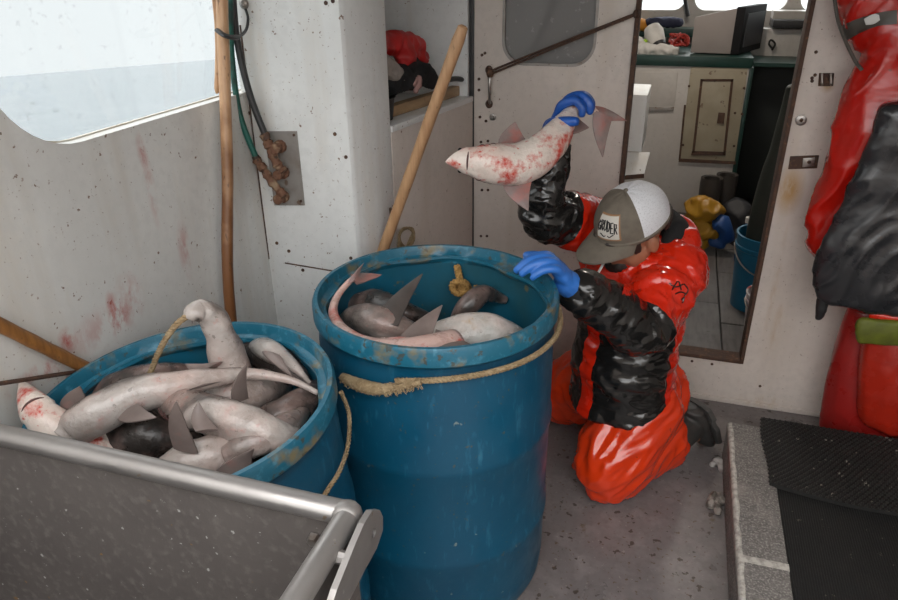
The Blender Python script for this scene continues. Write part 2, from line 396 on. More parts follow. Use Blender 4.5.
clear = bpy.data.materials.new('clear_windshield_glass'); clear.use_nodes = True; clear.node_tree.nodes.clear()
pane_material(clear.node_tree, (.93, .95, .95), .02, (.5, .5, .5), .1)
class _W:  # wraps a plain material for build()
    def __init__(s, m): s.m = m
glassW = _W(glass)
pm = MB(); pm.prism([(XL-.040, a, b) for a, b in rrect(.95, 1.258, 2.11, 1.97, .195, 10)], (.004, 0, 0)); build('pane', pm, glassW, win, smooth=False)
fr_in, fr_out = rrect(.965, 1.271, 2.09, 1.955, .187, 10), rrect(.947, 1.255, 2.12, 1.973, .2, 10)
fm = MB()
fm.rings([[V((XL-.03, a, b)) for a, b in fr_in], [V((XL-.03, a, b)) for a, b in fr_out], [V((XL-.036, a, b)) for a, b in fr_out], [V((XL-.036, a, b)) for a, b in fr_in]], closed=True)
seal_m = Mat('yellowed_window_seal', (.55, .52, .45), .6); seal_m.mottle(9, (.30, .20, .10), .5, .62, .8)
build('window_seal', fm, seal_m, win)

# column: front face, slanting side face with the locker opening, foot
side = V((-.72, YB, 0))-V((-.852, YC, 0)); side.z = 0
def on_side(x, y):
    n = V((side.y, -side.x, 0)); a = V((-.852, YC, 0)); d = ray(x, y); t = (a-CC).dot(n)/d.dot(n); return CC+d*t
oL = on_side(386, 20); oS = on_side(393, 124)
def side_pt(t, z): return V((-.852+side.x*t, YC+side.y*t, z))
t0 = (oL.y-YC)/side.y; zs = 1.148
cm = MB()
cv = MB(); out2 = [(XL-.02, YC), (-.862, YC), (-.852, YC+.012)]
pt = side_pt(t0, 0); out2 += [(pt.x, pt.y), (pt.x-.03, pt.y+.004), (XL-.02, pt.y+.004)]
cv.prism([(a, b, 0) for a, b in out2], (0, 0, ZR))
o = build('trim_1', cv, wp_col, bevel=.008); struct(o, 'white boxed-in corner column with rust-speckled paint')
# panel seams and the recessed lower hatch line on the column front
sm = MB()
a, b = pY(240, 25, YC-.001), pY(269, 259, YC-.001); sm.tube([a, pY(255, 150, YC-.001), b], .0022, 6)
build('seam', sm, rust, o); sm = MB(); sm.tube([pY(285, 263, YC-.001), pY(333, 271, YC-.001)], .0022, 6)
build('seam', sm, rust, o)
for (x, y) in ((326, 3), (333, 1), (249, 113), (289, 251), (277, 243), (335, 134), (346, 157), (351, 258), (303, 270), (262, 265)):
    bm_ = MB(); screw(bm_, pY(x, y, YC), (0, -1, 0), .0055); build('bolt', bm_, rust, o)
# locker: lower panel, shelf, inside
lk = MB(); q0, q1 = side_pt(t0, 0), side_pt(1, 0); nrm = V((side.y, -side.x, 0)).normalized()
lk.prism([q0, q1-V((.0, .012, 0)), q1-nrm*.03-V((0, .012, 0)), q0-nrm*.03], (0, 0, zs-.02)); lw = build('wall_locker', lk, wp_back, bevel=.004); struct(lw, 'lower panel of the side locker')
lt = MB(); lt.prism([q0+nrm*.004, q1+nrm*.004-V((0, .02, 0)), V((XL, YB-.02, 0)), V((XL, q0.y+.01, 0))], (0, 0, .02))
for i in range(len(lt.v)): lt.v[i] = (lt.v[i][0], lt.v[i][1], lt.v[i][2]+zs-.02)
o = build('shelf', lt, wp_col, lw, bevel=.004)
lb = MB(); lb.box((XL-.02, YC+.2, zs), (XL+.01, YB, ZR)); lb.box((XL, YB-.03, zs), (-.735, YB-.01, ZR)); build('locker_back', lb, wp_col, lw, smooth=False)

# bulkhead with the doorway and the round-cornered door window
DL, DR, DS = -.158, .352, .197
bk = raw(MB().box((-1.3, YB, 0), (XR+.05, YB+.04, ZR)))
cuts = MB(); cuts.box((DL, YB-.2, DS), (DR, YB+.3, 1.95)); c1 = raw(cuts)
hw = rrect(-.612, 1.262, -.295, 1.85, .075, 8); cw = MB(); cw.prism([(a, YB-.2, b) for a, b in hw], (0, .4, 0)); c2 = raw(cw)
me = boolean('wall_back', bk, [c1, c2]); wbk = link('wall_back', me, wp_back, smooth=False); struct(wbk, 'white bulkhead with the galley doorway')
win2 = empty('window_2', (-.45, YB, 1.26)); struct(win2, 'smoked round-cornered window in the bulkhead door')
gd = bpy.data.materials.new('smoked_spattered_glass'); gd.use_nodes = True; g2 = gd.node_tree; g2.nodes.clear()
pane_material(g2, (.10, .11, .115), .62, (.34, .335, .33), .80)
pm = MB(); pm.prism([(a, YB+.012, b) for a, b in rrect(-.62, 1.255, -.287, 1.86, .08, 8)], (0, .005, 0)); build('pane', pm, _W(gd), win2, smooth=False)
fm = MB(); i2, o2 = rrect(-.608, 1.266, -.299, 1.846, .072, 8), rrect(-.617, 1.257, -.290, 1.855, .079, 8)
fm.rings([[V((a, YB-.003, b)) for a, b in i2], [V((a, YB-.003, b)) for a, b in o2], [V((a, YB+.012, b)) for a, b in o2], [V((a, YB+.012, b)) for a, b in i2]], closed=True)
build('window_seal', fm, plate_m, win2)
dt = MB()
for a, b in (((DL-.012, YB-.012, DS), (DL+.004, YB+.05, 1.96)), ((DR-.006, YB-.014, DS-.01), (DR+.008, YB+.055, 1.96)), ((DL, YB-.012, DS-.012), (DR, YB+.055, DS+.004))): dt.box(a, b)
o = build('trim_2', dt, rust, bevel=.003); struct(o, 'rusted metal edging around the galley doorway')
jm = MB(); jm.box((-.735, YB-.012, .1), (-.718, YB-.001, ZR)); o = build('trim_3', jm, black_rub, bevel=.002); struct(o, 'dark hinge gap at the edge of the bulkhead door')
tb = MB(); tb.box((DL, YB-.010, 0), (XR, YB, .022)); o = build('baseboard_back', tb, wp_back, bevel=.004); struct(o, 'stained strip where the bulkhead meets the deck')
o = build('light_block_stern', MB().box((XL-.05, -1.25, 0), (XR+.05, -1.2, 1.3)), wp_back, smooth=False); struct(o, 'added white stern wall, unseen behind the camera, cutting low light')  # unseen wall added to block low light from astern
# right wall, roof
o = build('wall_right', MB().box((XR, -.6, 0), (XR+.05, YB+.05, ZR)), wp_back, smooth=False); struct(o, 'white starboard wall')
o = build('ceiling', MB().box((XL-.05, Y0R, ZR), (XR+.05, 5.1, ZR+.05)), wp_gal, smooth=False); struct(o, 'white shelter roof')

# ------------------------------------------------------------------ galley beyond the doorway
gf = build('floor_galley', MB().box((-1.3, YB+.04, GZ-.08), (XR, 5.0, GZ-.015)), black_rub, smooth=False); struct(gf, 'dark base under the galley floor boards')
plank_m = Mat('worn_grey_floorboard', (0.11, .10, .095), .55); plank_m.mottle(10, (.06, .054, .05), k=.8, st=(6, .8, 1)).mottle(5, (.16, .15, .145), .5, .7, .7).specks(40, (.06, .05, .04), .66, .04, .7)
xs = [-.62, -.42, -.22, .03, .285, .405, .60, .80]
for i in range(len(xs)-1):
    ys = [YB+.045, 3.05, 4.3] if i % 2 else [YB+.045, 3.55, 4.3]
    if i in (4,): ys = [YB+.045, 2.86, 3.42, 3.75, 4.3]
    for j in range(len(ys)-1):
        build('plank', MB().box((xs[i]+.003, ys[j]+.003, GZ-.015), (xs[i+1]-.003, ys[j+1]-.003, GZ+.002*((i+j) % 2))), plank_m, gf, bevel=.002, seg=1)
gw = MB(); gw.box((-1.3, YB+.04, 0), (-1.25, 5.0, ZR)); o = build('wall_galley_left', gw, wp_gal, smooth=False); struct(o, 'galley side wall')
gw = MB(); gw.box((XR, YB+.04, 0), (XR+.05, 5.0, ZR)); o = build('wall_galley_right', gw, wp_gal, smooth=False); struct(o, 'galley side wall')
fw = raw(MB().box((-1.3, 4.95, 0), (XR+.05, 5.0, ZR)))
cs = []
zb = pY(660, 10, 4.95).z
for (a, b) in ((-1.1, -.62), (-.56, -.035), (.02, .55), (.62, 1.2)):
    q = MB(); q.prism([(u, 4.8, v) for u, v in rrect(a, zb, b, 1.95, .07)], (0, .4, 0)); cs.append(raw(q))
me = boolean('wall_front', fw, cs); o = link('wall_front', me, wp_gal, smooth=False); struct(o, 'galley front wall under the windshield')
for i, (a, b) in enumerate(((-1.1, -.62), (-.56, -.035), (.02, .55), (.62, 1.2))):
    q = MB(); q.prism([(u, 4.97, v) for u, v in rrect(a-.005, zb-.005, b+.005, 1.955, .075)], (0, .004, 0)); o = build('window_%d' % (i+3), q, _W(clear), smooth=False); struct(o, 'windshield pane above the galley counter')
pil = MB(); pil.tube([pY(684, -8, 4.9), pY(686, 6, 4.9), pY(688, 16, 4.88)], .012, 8); o = build('trim_4', pil, black_rub); struct(o, 'dark windshield pillar trim')

# ------------------------------------------------------------------ sea
h1, h2 = ray(0, 73).normalized(), ray(215, 56).normalized()
n = h2.cross(h1).normalized()
if n.z < 0: n = -n
a = n.orthogonal().normalized(); b = n.cross(a); c = V((0, 0, -2.2))
sm = MB(); sm.add([c+a*(900*math.cos(t*math.pi/24))+b*(900*math.sin(t*math.pi/24)) for t in range(48)], [tuple(range(48))])
sea = build('sea', sm, sea_m, smooth=False); sea['kind'] = 'structure'; sea['label'] = 'flat grey sea outside the window'
# ------------------------------------------------------------------ blue drums
def drum(name, base, H, R, lean, label, cut_notch=False):
    """open-top plastic drum; lean = (angle to -X, angle to -Y) in degrees. Returns empty and local->world matrix"""
    M = Matrix.Translation(base) @ Matrix.Rotation(rad(-lean[0]), 4, 'Y') @ Matrix.Rotation(rad(lean[1]), 4, 'X')
    e = empty(name, base); tag(e, label, 'barrel', 'blue plastic drums full of fish')
    b = MB()
    pr = [(.03, .0), (R*.80, .0), (R*.90, .012), (R*.955, .05), (R*.972, .10), (R*.972, .24), (R*.988, .255), (R*.988, .275), (R*.974, .29), (R*.977, H*.60), (R*.992, H*.615), (R*.992, H*.635), (R*.978, H*.65),
          (R*.972, H-.10), (R*.955, H-.075), (R*.955, H-.055), (R*.985, H-.047)]
    b.lathe(pr, 72, M=M.to_3x3(), c=M.translation); build('body', b, blue, e, sharp=50)
    b = MB()
    pr = [(R*.93, H-.05), (R*.93, .05), (R*.85, .03), (.02, .03)]
    b.lathe(pr, 56, M=M.to_3x3(), c=M.translation); build('inner_wall', b, blue_in, e, sharp=50)
    b = MB(); n = 96; prs = [(R*.985, H-.047), (R*1.0, H-.042), (R*1.0, H-.010), (R*.985, H), (R*.955, H), (R*.945, H-.008), (R*.935, H-.024), (R*.905, H-.028), (R*.885, H-.026), (R*.880, H-.034), (R*.90, H-.044), (R*.93, H-.05)]
    RR = []
    for (r, z) in prs:
        ring = []
        for q in range(n):
            a = 2*math.pi*q/n
            rr = r; zz = z
            if r < R*.92:
                wob = .004*math.sin(5*a+1)+.003*math.sin(11*a)
                if cut_notch:
                    d = ((a-rad(62)+math.pi) % (2*math.pi))-math.pi; wob += -.016*math.exp(-(d/.35)**2)
                    d = ((a-rad(98)+math.pi) % (2*math.pi))-math.pi; wob += .012*math.exp(-(d/.2)**2)
                rr += wob
            ring.append(M @ V((rr*math.cos(a), rr*math.sin(a), zz)))
        RR.append(ring)
    b.rings(RR, cap=False); build('rim', b, blue_rim, e, sharp=40)
    return e, M
DMB = V((-.506, 1.455, 0)); DMH = .88; DR_ = .298
drum1, M1 = drum('drum', DMB, DMH, DR_, (0, 0), 'tall blue plastic drum in the centre, gripped by the kneeling man', True)
DLB = V((-.804, .964, .0)); DLH = .85
drum2, M2 = drum('drum', DLB, DLH, .292, (2.5, 3.0), 'blue plastic drum heaped with pale sharks behind the metal bin')

def on_drum(x, y, M, r, pick=0):
    """where the pixel's ray meets the drum's cylinder of radius r (nearest)"""
    Mi = M.inverted(); o = Mi @ CC; d = Mi.to_3x3() @ ray(x, y)
    A = d.x**2+d.y**2; B = 2*(o.x*d.x+o.y*d.y); C = o.x**2+o.y**2-r*r; D = B*B-4*A*C
    t = (-B+(-1 if pick == 0 else 1)*math.sqrt(max(D, 0)))/(2*A); return M @ (o+d*t)
def around_drum(px, M, r): return [on_drum(x, y, M, r) for x, y in px]

rp_ = MB()
pth = [M1 @ V(((.302+.002*math.sin(a*.1))*math.cos(rad(a)), .302*math.sin(rad(a)), z)) for a, z in ((-88, .803), (-70, .811), (-52, .814), (-34, .812), (-16, .808), (2, .808), (20, .815), (40, .822), (60, .822))]
rope(rp_, pth, .0068); o = build('rope', rp_, rope_m); tag(o, 'thin twisted tan rope slung around the centre drum below its rim', 'rope')
fy = MB()
pth = around_drum([(342, 377), (360, 385), (380, 389), (400, 387), (421, 382)], M1, .309)
random.seed(3)
P = [V(p) for p in spline(pth, 40)]
fy.tube(P, [.006+.008*math.sin(math.pi*min(1, i/32+.12))+.0015*random.random() for i in range(40)], 12)
for i in range(420):
    k = random.randrange(2, 38); p = P[k]; d = V((random.uniform(-1, 1), random.uniform(-1, 1), random.uniform(-1, 1))).normalized()
    q = p+d*.009; fy.tube([q, q+d*.004+V((0, 0, -.001)), q+d*.006+V((random.uniform(-.006, .006), 0, -.003))], [.0012, .0011, .0006], 4)
o = build('frayed_rope_end', fy, rope_m); tag(o, 'frayed fuzzy end of rope lying against the front of the centre drum', 'rope')

rp_ = MB()
rope(rp_, around_drum([(341, 392), (349, 415), (348, 445), (340, 470), (329, 488), (321, 500)], M2, .300), .0048)
o = build('rope', rp_, rope_m); tag(o, 'thin rope hanging down the outside of the drum behind the metal bin', 'rope')

# ------------------------------------------------------------------ metal bin in the left foreground
BZ = .968
cn = pZ(350, 514, BZ); BX, BY = cn.x, cn.y
bin_ = empty('metal_bin', (-.7, .3, .0)); tag(bin_, 'worn aluminium bin with rounded tube rim in the front left corner', 'bin')
rr = .0165
x0, y0 = -1.10, -.18
loop = [V((x0, BY, BZ)), V((BX, BY, BZ))]
def tubepath(p, q, k=14): return [p.lerp(q, i/(k-1)) for i in range(k)]
b = MB(); b.tube(tubepath(V((x0, BY, BZ)), V((BX-.01, BY, BZ))), rr, 14, flat=.95); build('rim_tube', b, alu, bin_)
b = MB(); b.tube(tubepath(V((BX, BY-.012, BZ+.001)), V((BX, y0, BZ+.001))), rr*.98, 14, flat=.95); build('rim_tube', b, alu, bin_)
b = MB(); b.tube(tubepath(V((x0, BY, BZ)), V((x0, y0, BZ))), rr, 14); build('rim_tube', b, alu, bin_)
b = MB(); b.tube(tubepath(V((x0, y0, BZ)), V((BX, y0, BZ))), rr, 14); build('rim_tube', b, alu, bin_)
b = MB(); b.ball((BX-.004, BY-.002, BZ), (.021, .020, .018), 16, 10); build('corner_weld', b, alu, bin_)
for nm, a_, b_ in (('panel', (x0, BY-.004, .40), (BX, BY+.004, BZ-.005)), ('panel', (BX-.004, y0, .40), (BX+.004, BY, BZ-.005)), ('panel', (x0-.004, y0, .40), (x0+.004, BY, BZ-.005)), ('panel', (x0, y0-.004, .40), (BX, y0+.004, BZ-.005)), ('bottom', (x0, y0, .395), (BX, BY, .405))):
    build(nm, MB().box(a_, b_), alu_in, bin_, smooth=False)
b = MB()
for lx in (x0+.03, BX-.03):
    for ly in (y0+.03, BY-.03): b = MB(); b.box((lx-.02, ly-.02, 0), (lx+.02, ly+.02, .40)); build('leg', b, alu, bin_, bevel=.004)
# lug plate beside the corner
b = MB(); Y_ = BY-.05
lug = [(372, 511), (380, 510), (383, 517), (383, 530), (377, 548), (366, 568), (352, 596), (340, 618), (330, 612), (337, 590), (345, 570), (355, 545), (364, 524)]
XP = BX+.032
n_ = V((1, 0, 0))
def on_lug(x, y): return pX(x, y, XP)
lg = raw(MB().prism([on_lug(x, y) for x, y in lug], (-.008, 0, 0))); hole = MB()
hc = on_lug(374, 533); hole.tube([hc+n_*.05, hc-n_*.05], .0065, 12)
me = boolean('lug_plate', lg, [raw(hole)]); link('lug_plate', me, alu, bin_, smooth=False)
b = MB(); p1 = on_lug(352, 560); b.tube([V((BX, p1.y, p1.z)), p1-V((.006, 0, 0))], [.010, .008], 8); build('weld_bead', b, alu, bin_)
b = MB(); p = pY(315, 538, BY-.006); b.tube([p, p+V((0, -.010, 0))], [.010, .007], 6); build('rivet', b, steel, bin_)

# ------------------------------------------------------------------ poles against the left wall
def pole(name, path, r, mat, label, n=26):
    P = [V(p) for p in spline(path, n)]
    rr = [r*(1+.03*math.sin(i*1.7)) for i in range(n)]; rr[0] *= .82; rr[-1] *= .72
    P = [P[0]]+P+[P[-1]]; rr = [rr[0]*.6]+rr+[rr[-1]*.6]
    P[0] = P[1]-(P[2]-P[1]).normalized()*.004; P[-1] = P[-2]+(P[-2]-P[-3]).normalized()*.004
    b = MB(); b.tube(P, rr, 14); o = build(name, b, mat); tag(o, label, 'pole'); return o
wood_two = Mat('two_tone_wood_pole', (0.52, 0.31, 0.17), .42); wood_two.mottle(6, (.40, .22, .11), .4, .65, .8, st=(14, 14, 1.2))
g_ = wood_two.N('ShaderNodeSeparateXYZ'); wood_two.L(wood_two.tc.outputs['Object'], g_.inputs[0])
wood_two.mix(wood_two.ramp(wood_two.math('ADD', g_.outputs['Z'], wood_two.ramp(wood_two.noise(12, 3), .3, .7, -.14, .14)), 1.30, .98), (0.15, .055, .015), .95)
wood_two.specks(34, (.07, .03, .01), .64, .05, .7, st=(2, 2, .6)); wood_two.bump(20, .25, .003, st=(14, 14, 1.2))
def pXw(x, y, dx): return pX(x, y, XL+dx)
pa, pb = pXw(222, 2, .05), pXw(230.5, 313, .05)
pole('long_pole', [pa+(pa-pb)*.5, pa, (pa+pb)/2+V((0, .004, 0)), pb, V((pb.x-.005, pb.y-.02, .02))], .0152, wood_two, 'upright wooden pole between the side window and the hoses')
pa = pXw(216, 10, .022); o = pole('window_batten', [pa+V((0, 0, .35)), pa, pXw(217, 92, .022)], .007, wood_pale, 'thin wooden batten behind the upright pole at the window edge')
pa, pb = pXw(-14, 318, .03), pXw(78, 364, .028)
pole('boat_hook_handle', [pa+(pa-pb)*.35, pa, (pa+pb)/2, pb, pb+(pb-pa)*.35], .0135, wood_dark, 'dark varnished wooden handle slanting behind the fish-heaped drum')
rp_ = MB(); rp_.tube([pXw(-10, 385, .035), pXw(30, 379, .035), pXw(62, 374, .03), pXw(90, 370, .02)], .0045, 8); o = build('cord', rp_, rust); tag(o, 'thin brown cord along the wall below the slanting handle', 'cord')

# broom handle standing in the gap behind the centre drum
pa = pY(463, 27, 1.86); pb = pY(383, 250, 1.86)
pole('broom_handle', [pa, (pa+pb)/2, pb, pb+(pb-pa)*.65, pb+(pb-pa)*1.12], .0165, wood_pale, 'pale wooden handle leaning up out from behind the centre drum')

# ------------------------------------------------------------------ hose panel on the column
pl = [pY(265, 131, YC), pY(297, 131, YC), pY(305, 205, YC), pY(275, 205, YC)]
hp = MB(); hp.prism([V((p.x, YC-.004, p.z)) for p in pl], (0, .004, 0)); hpo = build('hose_panel', hp, plate_m, smooth=False); tag(hpo, 'grey metal plate with rusty hose spigots on the corner column', 'metal plate')
for (x, y) in ((269, 135), (294, 135), (301, 201), (277, 201)):
    b = MB(); screw(b, pY(x, y, YC-.004), (0, -1, 0), .004); build('bolt', b, rust, hpo)
for (x, y) in ((281, 146), (284, 172), (284, 196)):
    c = pY(x, y, YC-.004); b = MB()
    b.tube([c, c+V((0, -.012, 0)), c+V((0, -.013, 0)), c+V((0, -.040, 0)), c+V((0, -.044, 0))], [.019, .019, .014, .015, .011], 10); build('spigot', b, rustfit, hpo)
def hose(name, px, r, mat, label, fit_px, fr=.0135):
    e = empty(name, pY(*fit_px[-1], YC-.03)); tag(e, label, 'hose')
    P = [V(p) for p in spline([pY(x, y, Y) for x, y, Y in px], 50)]
    b = MB(); b.tube(P, r, 12); build('hose_tube', b, mat, e)
    Q = [V(p) for p in spline([pY(x, y, YC-.034) for x, y in fit_px], 24)]
    b = MB(); b.tube(Q, [fr*(1+.16*math.sin(i*1.3)+.1*math.sin(i*2.9)) for i in range(24)], 12); build('fitting', b, rustfit, e)
    d = (P[-1]-P[-3]).normalized(); b = MB(); b.tube([P[-1]-d*.012, P[-1]+d*.006], r*1.25, 12); build('clamp', b, rust, e)
    return e
hose('black_hose', [(231, -60, YC-.03), (233, 0, YC-.03), (238, 45, YC-.03), (250, 95, YC-.035), (266, 137, YC-.036)], .0095, black_rub, 'black hose curving down beside the green hose', [(264, 134), (270, 148), (277, 164), (284, 172)])
hose('green_hose', [(229, -60, YC-.045), (230, 10, YC-.045), (232, 60, YC-.045), (240, 115, YC-.045), (257, 160, YC-.036)], .0085, green_rub, 'dark green hose curving down beside the upright pole', [(256, 159), (264, 170), (272, 182), (284, 196)], .0125)
b = MB(); hk = [pY(x, y, Y) for x, y, Y in ((217, 30, 1.58), (226, 36, 1.57), (238, 37, 1.62), (246, 30, 1.70), (248, 18, 1.74), (245, 8, YC-.003))]
b.tube(spline(hk, 24), [.0075]*10+[.004]*14, 8, flat=.7); o = build('strap_hook', b, black_rub); tag(o, 'black strap hook holding the pole and hoses to the column', 'strap')
b = MB(); b.ball(pY(244, 4, YC-.006), (.014, .008, .014), 10, 8); b.ball(pY(243, 5, YC-.012), .006); build('hook_bolt', b, steel, o)

# small metal handle and coil of thin line at the column foot
def ons(x, y, off=.012): return on_side(x, y)+nrm*off
b = MB(); b.tube([ons(392, 210, 0), ons(382, 207, .03), ons(381.5, 225, .03), ons(392, 226, 0)], .004, 8); o = build('grab_handle', b, rust); tag(o, 'small rusty wire handle on the column side behind the wooden handle', 'handle')
b = MB()
for k in range(3):
    c = ons(400-k*2.5, 236+k*1.2, .025+.006*k); rr_ = .040+.005*k
    t = side.normalized(); b_ = MB()
    rope(b, [c+t*(rr_*math.cos(a))+V((0, 0, 1))*(rr_*.75*math.sin(a))+nrm*(.006*math.sin(2*a+k)) for a in [i*2*math.pi/14 for i in range(15)]], .0042)
o = build('line_coil', b, rope_m); tag(o, 'small coil of tan line hanging behind the centre drum', 'rope')
# ------------------------------------------------------------------ fish (small sharks)
PROF = [(0, .03), (.012, .13), (.05, .34), (.10, .56), (.17, .80), (.27, .97), (.36, 1.0), (.46, .94), (.58, .76), (.70, .55), (.80, .38), (.88, .27), (.95, .20), (1.0, .17)]
def prof(t):
    for i in range(len(PROF)-1):
        a, b = PROF[i], PROF[i+1]
        if t <= b[0]: k = (t-a[0])/(b[0]-a[0]); return a[1]+(b[1]-a[1])*k
    return PROF[-1][1]
def fin_mesh(a, b, tip, th=.006, bow=.15):
    """fin standing on base a-b with its point at tip: thin, leaf-shaped, leading edge bowed out"""
    a, b, tip = V(a), V(b), V(tip); n = (b-a).cross(tip-a).normalized(); mb = MB(); k = 9; R = []; mid = (a+b)/2
    lead = (a-b).normalized()*(b-a).length
    for i in range(k+1):
        t = i/k; c = mid.lerp(tip, t)+lead*(.16*math.sin(math.pi*t)*(1 if bow < .2 else .4))+n*(.012*t*t); w = 1-t**2.0*.96
        F = []; B = []
        for j in range(6):
            q = j/5; p = c+(a.lerp(b, q)-mid)*w; h = th*(1-t*.8)*(math.sin(math.pi*(.10+.80*q)))+.0006
            F.append(p+n*h); B.append(p-n*h)
        R.append(F+list(reversed(B)))
    mb.rings(R); return mb
def fish(pts, r, belly, mat, label, finm=None, fins=(), tail=True, head=True, gills=True, n=44, group=None, t0=0.0, t1=1.0, tailn=None, flat=.92, squeeze=None, eyes=True, name='shark', tailscale=1.0):
    """pts from snout to tail; belly: direction (or list along the fish) the white side faces"""
    S = [V(p) for p in spline(pts, n)]; NB = [V(q).normalized() for q in (spline([tuple(q) for q in belly], n) if isinstance(belly, list) else [tuple(belly)]*n)]
    mb = MB(); R = []; AT = []; fr = []; K = 18
    L = [0.0]
    for i in range(1, n): L.append(L[-1]+(S[i]-S[i-1]).length)
    for i in range(n):
        u = L[i]/L[-1]; t = t0+(t1-t0)*u
        T = (S[min(i+1, n-1)]-S[max(i-1, 0)]).normalized(); B = (NB[i]-T*NB[i].dot(T)).normalized(); A = T.cross(B)
        q = r*prof(t)*(1+.05*noise.noise(S[i]*14))
        if squeeze: q *= squeeze(u)
        fr.append((S[i], T, B, A, q, t))
        fw = 1.12 if t < .12 else 1.0
        ring = []; at = []
        for k in range(K):
            a = 2*math.pi*k/K; sq = math.sin(a); q_ = q; w_ = 1+.07*noise.noise((S[i]+A*(q*math.cos(a))+B*(q*sq))*26); ring.append(S[i]+(A*(q*fw*math.cos(a))+B*(q*flat*(sq if sq > 0 else sq*1.08)))*w_); at.append(sq if abs(sq) > 1e-4 else .001)
        R.append(ring); AT.append(at)
    mb.rings(R, True, at=AT)
    o = build(name, mb, mat, sharp=0); tag(o, label, 'fish', group)
    finm = finm or fin_m
    def at_t(t):
        i = min(range(n), key=lambda i: abs(fr[i][5]-t)); return fr[i]
    for f in fins:
        kind = f[0]
        if kind == 'pec':      # side, t, length, lift(+belly)
            _, sd, t, ln, lift = f[:5]; p, T, B, A, q, _ = at_t(t); p2, T2, B2, A2, q2, _ = at_t(t+.085)
            d = (A*sd+B*lift+T*(f[5] if len(f) > 5 else .55)).normalized()
            a_ = p+A*(sd*q*.85)+B*(q*.25); b_ = p2+A2*(sd*q2*.85)+B2*(q2*.25)
            build('pectoral_fin', fin_mesh(a_, b_, a_+d*ln, .006), finm, o)
        elif kind == 'dor':
            _, t, ln = f[:3]; p, T, B, A, q, _ = at_t(t); p2, T2, B2, A2, q2, _ = at_t(t+.08)
            a_ = p-B*q*.85; b_ = p2-B2*q2*.85; build('dorsal_fin', fin_mesh(a_, b_, b_-B2*ln+T*ln*.5, .006), finm, o)
        elif kind == 'pel':
            _, sd, t, ln = f[:4]; p, T, B, A, q, _ = at_t(t); p2, T2, B2, A2, q2, _ = at_t(t+.06)
            a_ = p+A*(sd*q*.6)+B*q*.6; b_ = p2+A2*(sd*q2*.6)+B2*q2*.6; build('pelvic_fin', fin_mesh(a_, b_, b_+(T*.8+A*sd*.6+B*.2).normalized()*ln, .004), finm, o)
        elif kind == 'free':   # explicit fin given in points
            build(f[4] if len(f) > 4 else 'pectoral_fin', fin_mesh(f[1], f[2], f[3], .0055), f[5] if len(f) > 5 else finm, o)
    if tail:
        p, T, B, A, q, _ = fr[-1]; tn = V(tailn) if tailn else -B; tn = (tn-T*tn.dot(T)).normalized(); s = r*1.9*tailscale
        tp = p-T*q*1.2
        c = MB(); c.add([], [])
        m1 = fin_mesh(tp-tn*q*.4+T*0, tp+T*q*1.6, p+T*s*1.25+tn*s*1.15, .007, .25)
        m2 = fin_mesh(tp+tn*q*.2, tp+T*q*1.4-tn*q*.2, p+T*s*.55-tn*s*.75, .006, .2)
        build('tail_fin', m1, finm, o); build('tail_fin', m2, finm, o)
    if head:
        if eyes:
            for sd in (-1, 1):
                p, T, B, A, q, _ = at_t(.085); e = MB(); e.ball(p+A*(sd*q*1.03)-B*(q*.25), (r*.11, r*.11, r*.11), 10, 8); build('eye', e, eye_m, o)
        p, T, B, A, q, _ = at_t(.105); mo = MB()
        arc = [p+A*(q*1.0*math.sin(a))+B*(q*.94*math.cos(a))*1.0+T*(q*.35*(1-math.cos(a))) for a in [rad(-58+116*i/12) for i in range(13)]]
        mo.tube(arc, [.0012+.0012*math.sin(math.pi*i/12) for i in range(13)], 6); build('mouth', mo, slit_m, o)
        if gills:
            for sd in (-1, 1):
                for g in range(5):
                    gm = MB(); p, T, B, A, q, _ = at_t(.185+.014*g)
                    gm.tube([p+A*(sd*q*1.0*math.cos(a))+B*(q*.93*math.sin(a))+T*.003*math.sin(3*a) for a in [rad(-22+44*i/5) for i in range(6)]], .0013, 5); build('gill_slit', gm, slit_m, o)
    return o

# --- the shark held up by the tail
GH = 'sharks'
held = [pY(445.5, 162, 1.66), pY(462, 160.5, 1.68), pY(490, 163.5, 1.715), pY(520, 164, 1.755), pY(546, 148, 1.80), pY(562, 128, 1.86), pY(574, 111, 1.92), pY(586, 108, 1.955), pY(598, 113, 1.97)]
cd = (CC-pY(520, 165, 1.75)).normalized()
bel = [cd+V((0, 0, -.12)), cd, cd, cd+V((-.05, 0, .1)), cd+V((-.1, 0, .1)), cd, cd, cd, cd]
def pf(x, y, Y): return pY(x, y, Y)
fish(held, .056, bel, f_blood, 'blood-streaked pale shark held up by its tail in a blue glove', fin_pink,
     fins=(('free', pf(502, 152, 1.77), pf(534, 150, 1.79), pf(515, 124, 1.82)), ('free', pf(503, 176, 1.74), pf(533, 174, 1.76), pf(528, 209, 1.70)),
           ('free', pf(566, 132, 1.86), pf(576, 116, 1.91), pf(587, 124, 1.86), 'pelvic_fin'),
           ('free', pf(594, 110, 1.96), pf(612, 118, 1.975), pf(604, 157, 1.94), 'tail_fin'), ('free', pf(594, 106, 1.965), pf(604, 122, 1.97), pf(625, 121, 2.0), 'tail_fin')),
     tail=False, squeeze=lambda u: 1.0+.15*math.sin(math.pi*min(1, max(0, (u-.5)/.45)))**2)

# --- drum behind the bin: sharks heaped above the rim
def dz(x, y, z): return pZ(x, y, z)
def wild(px): return [dz(x, y, z) for x, y, z in px]
GL = 'sharks heaped in the drum behind the bin'
tocam = (CC-dz(180, 400, .8)).normalized()
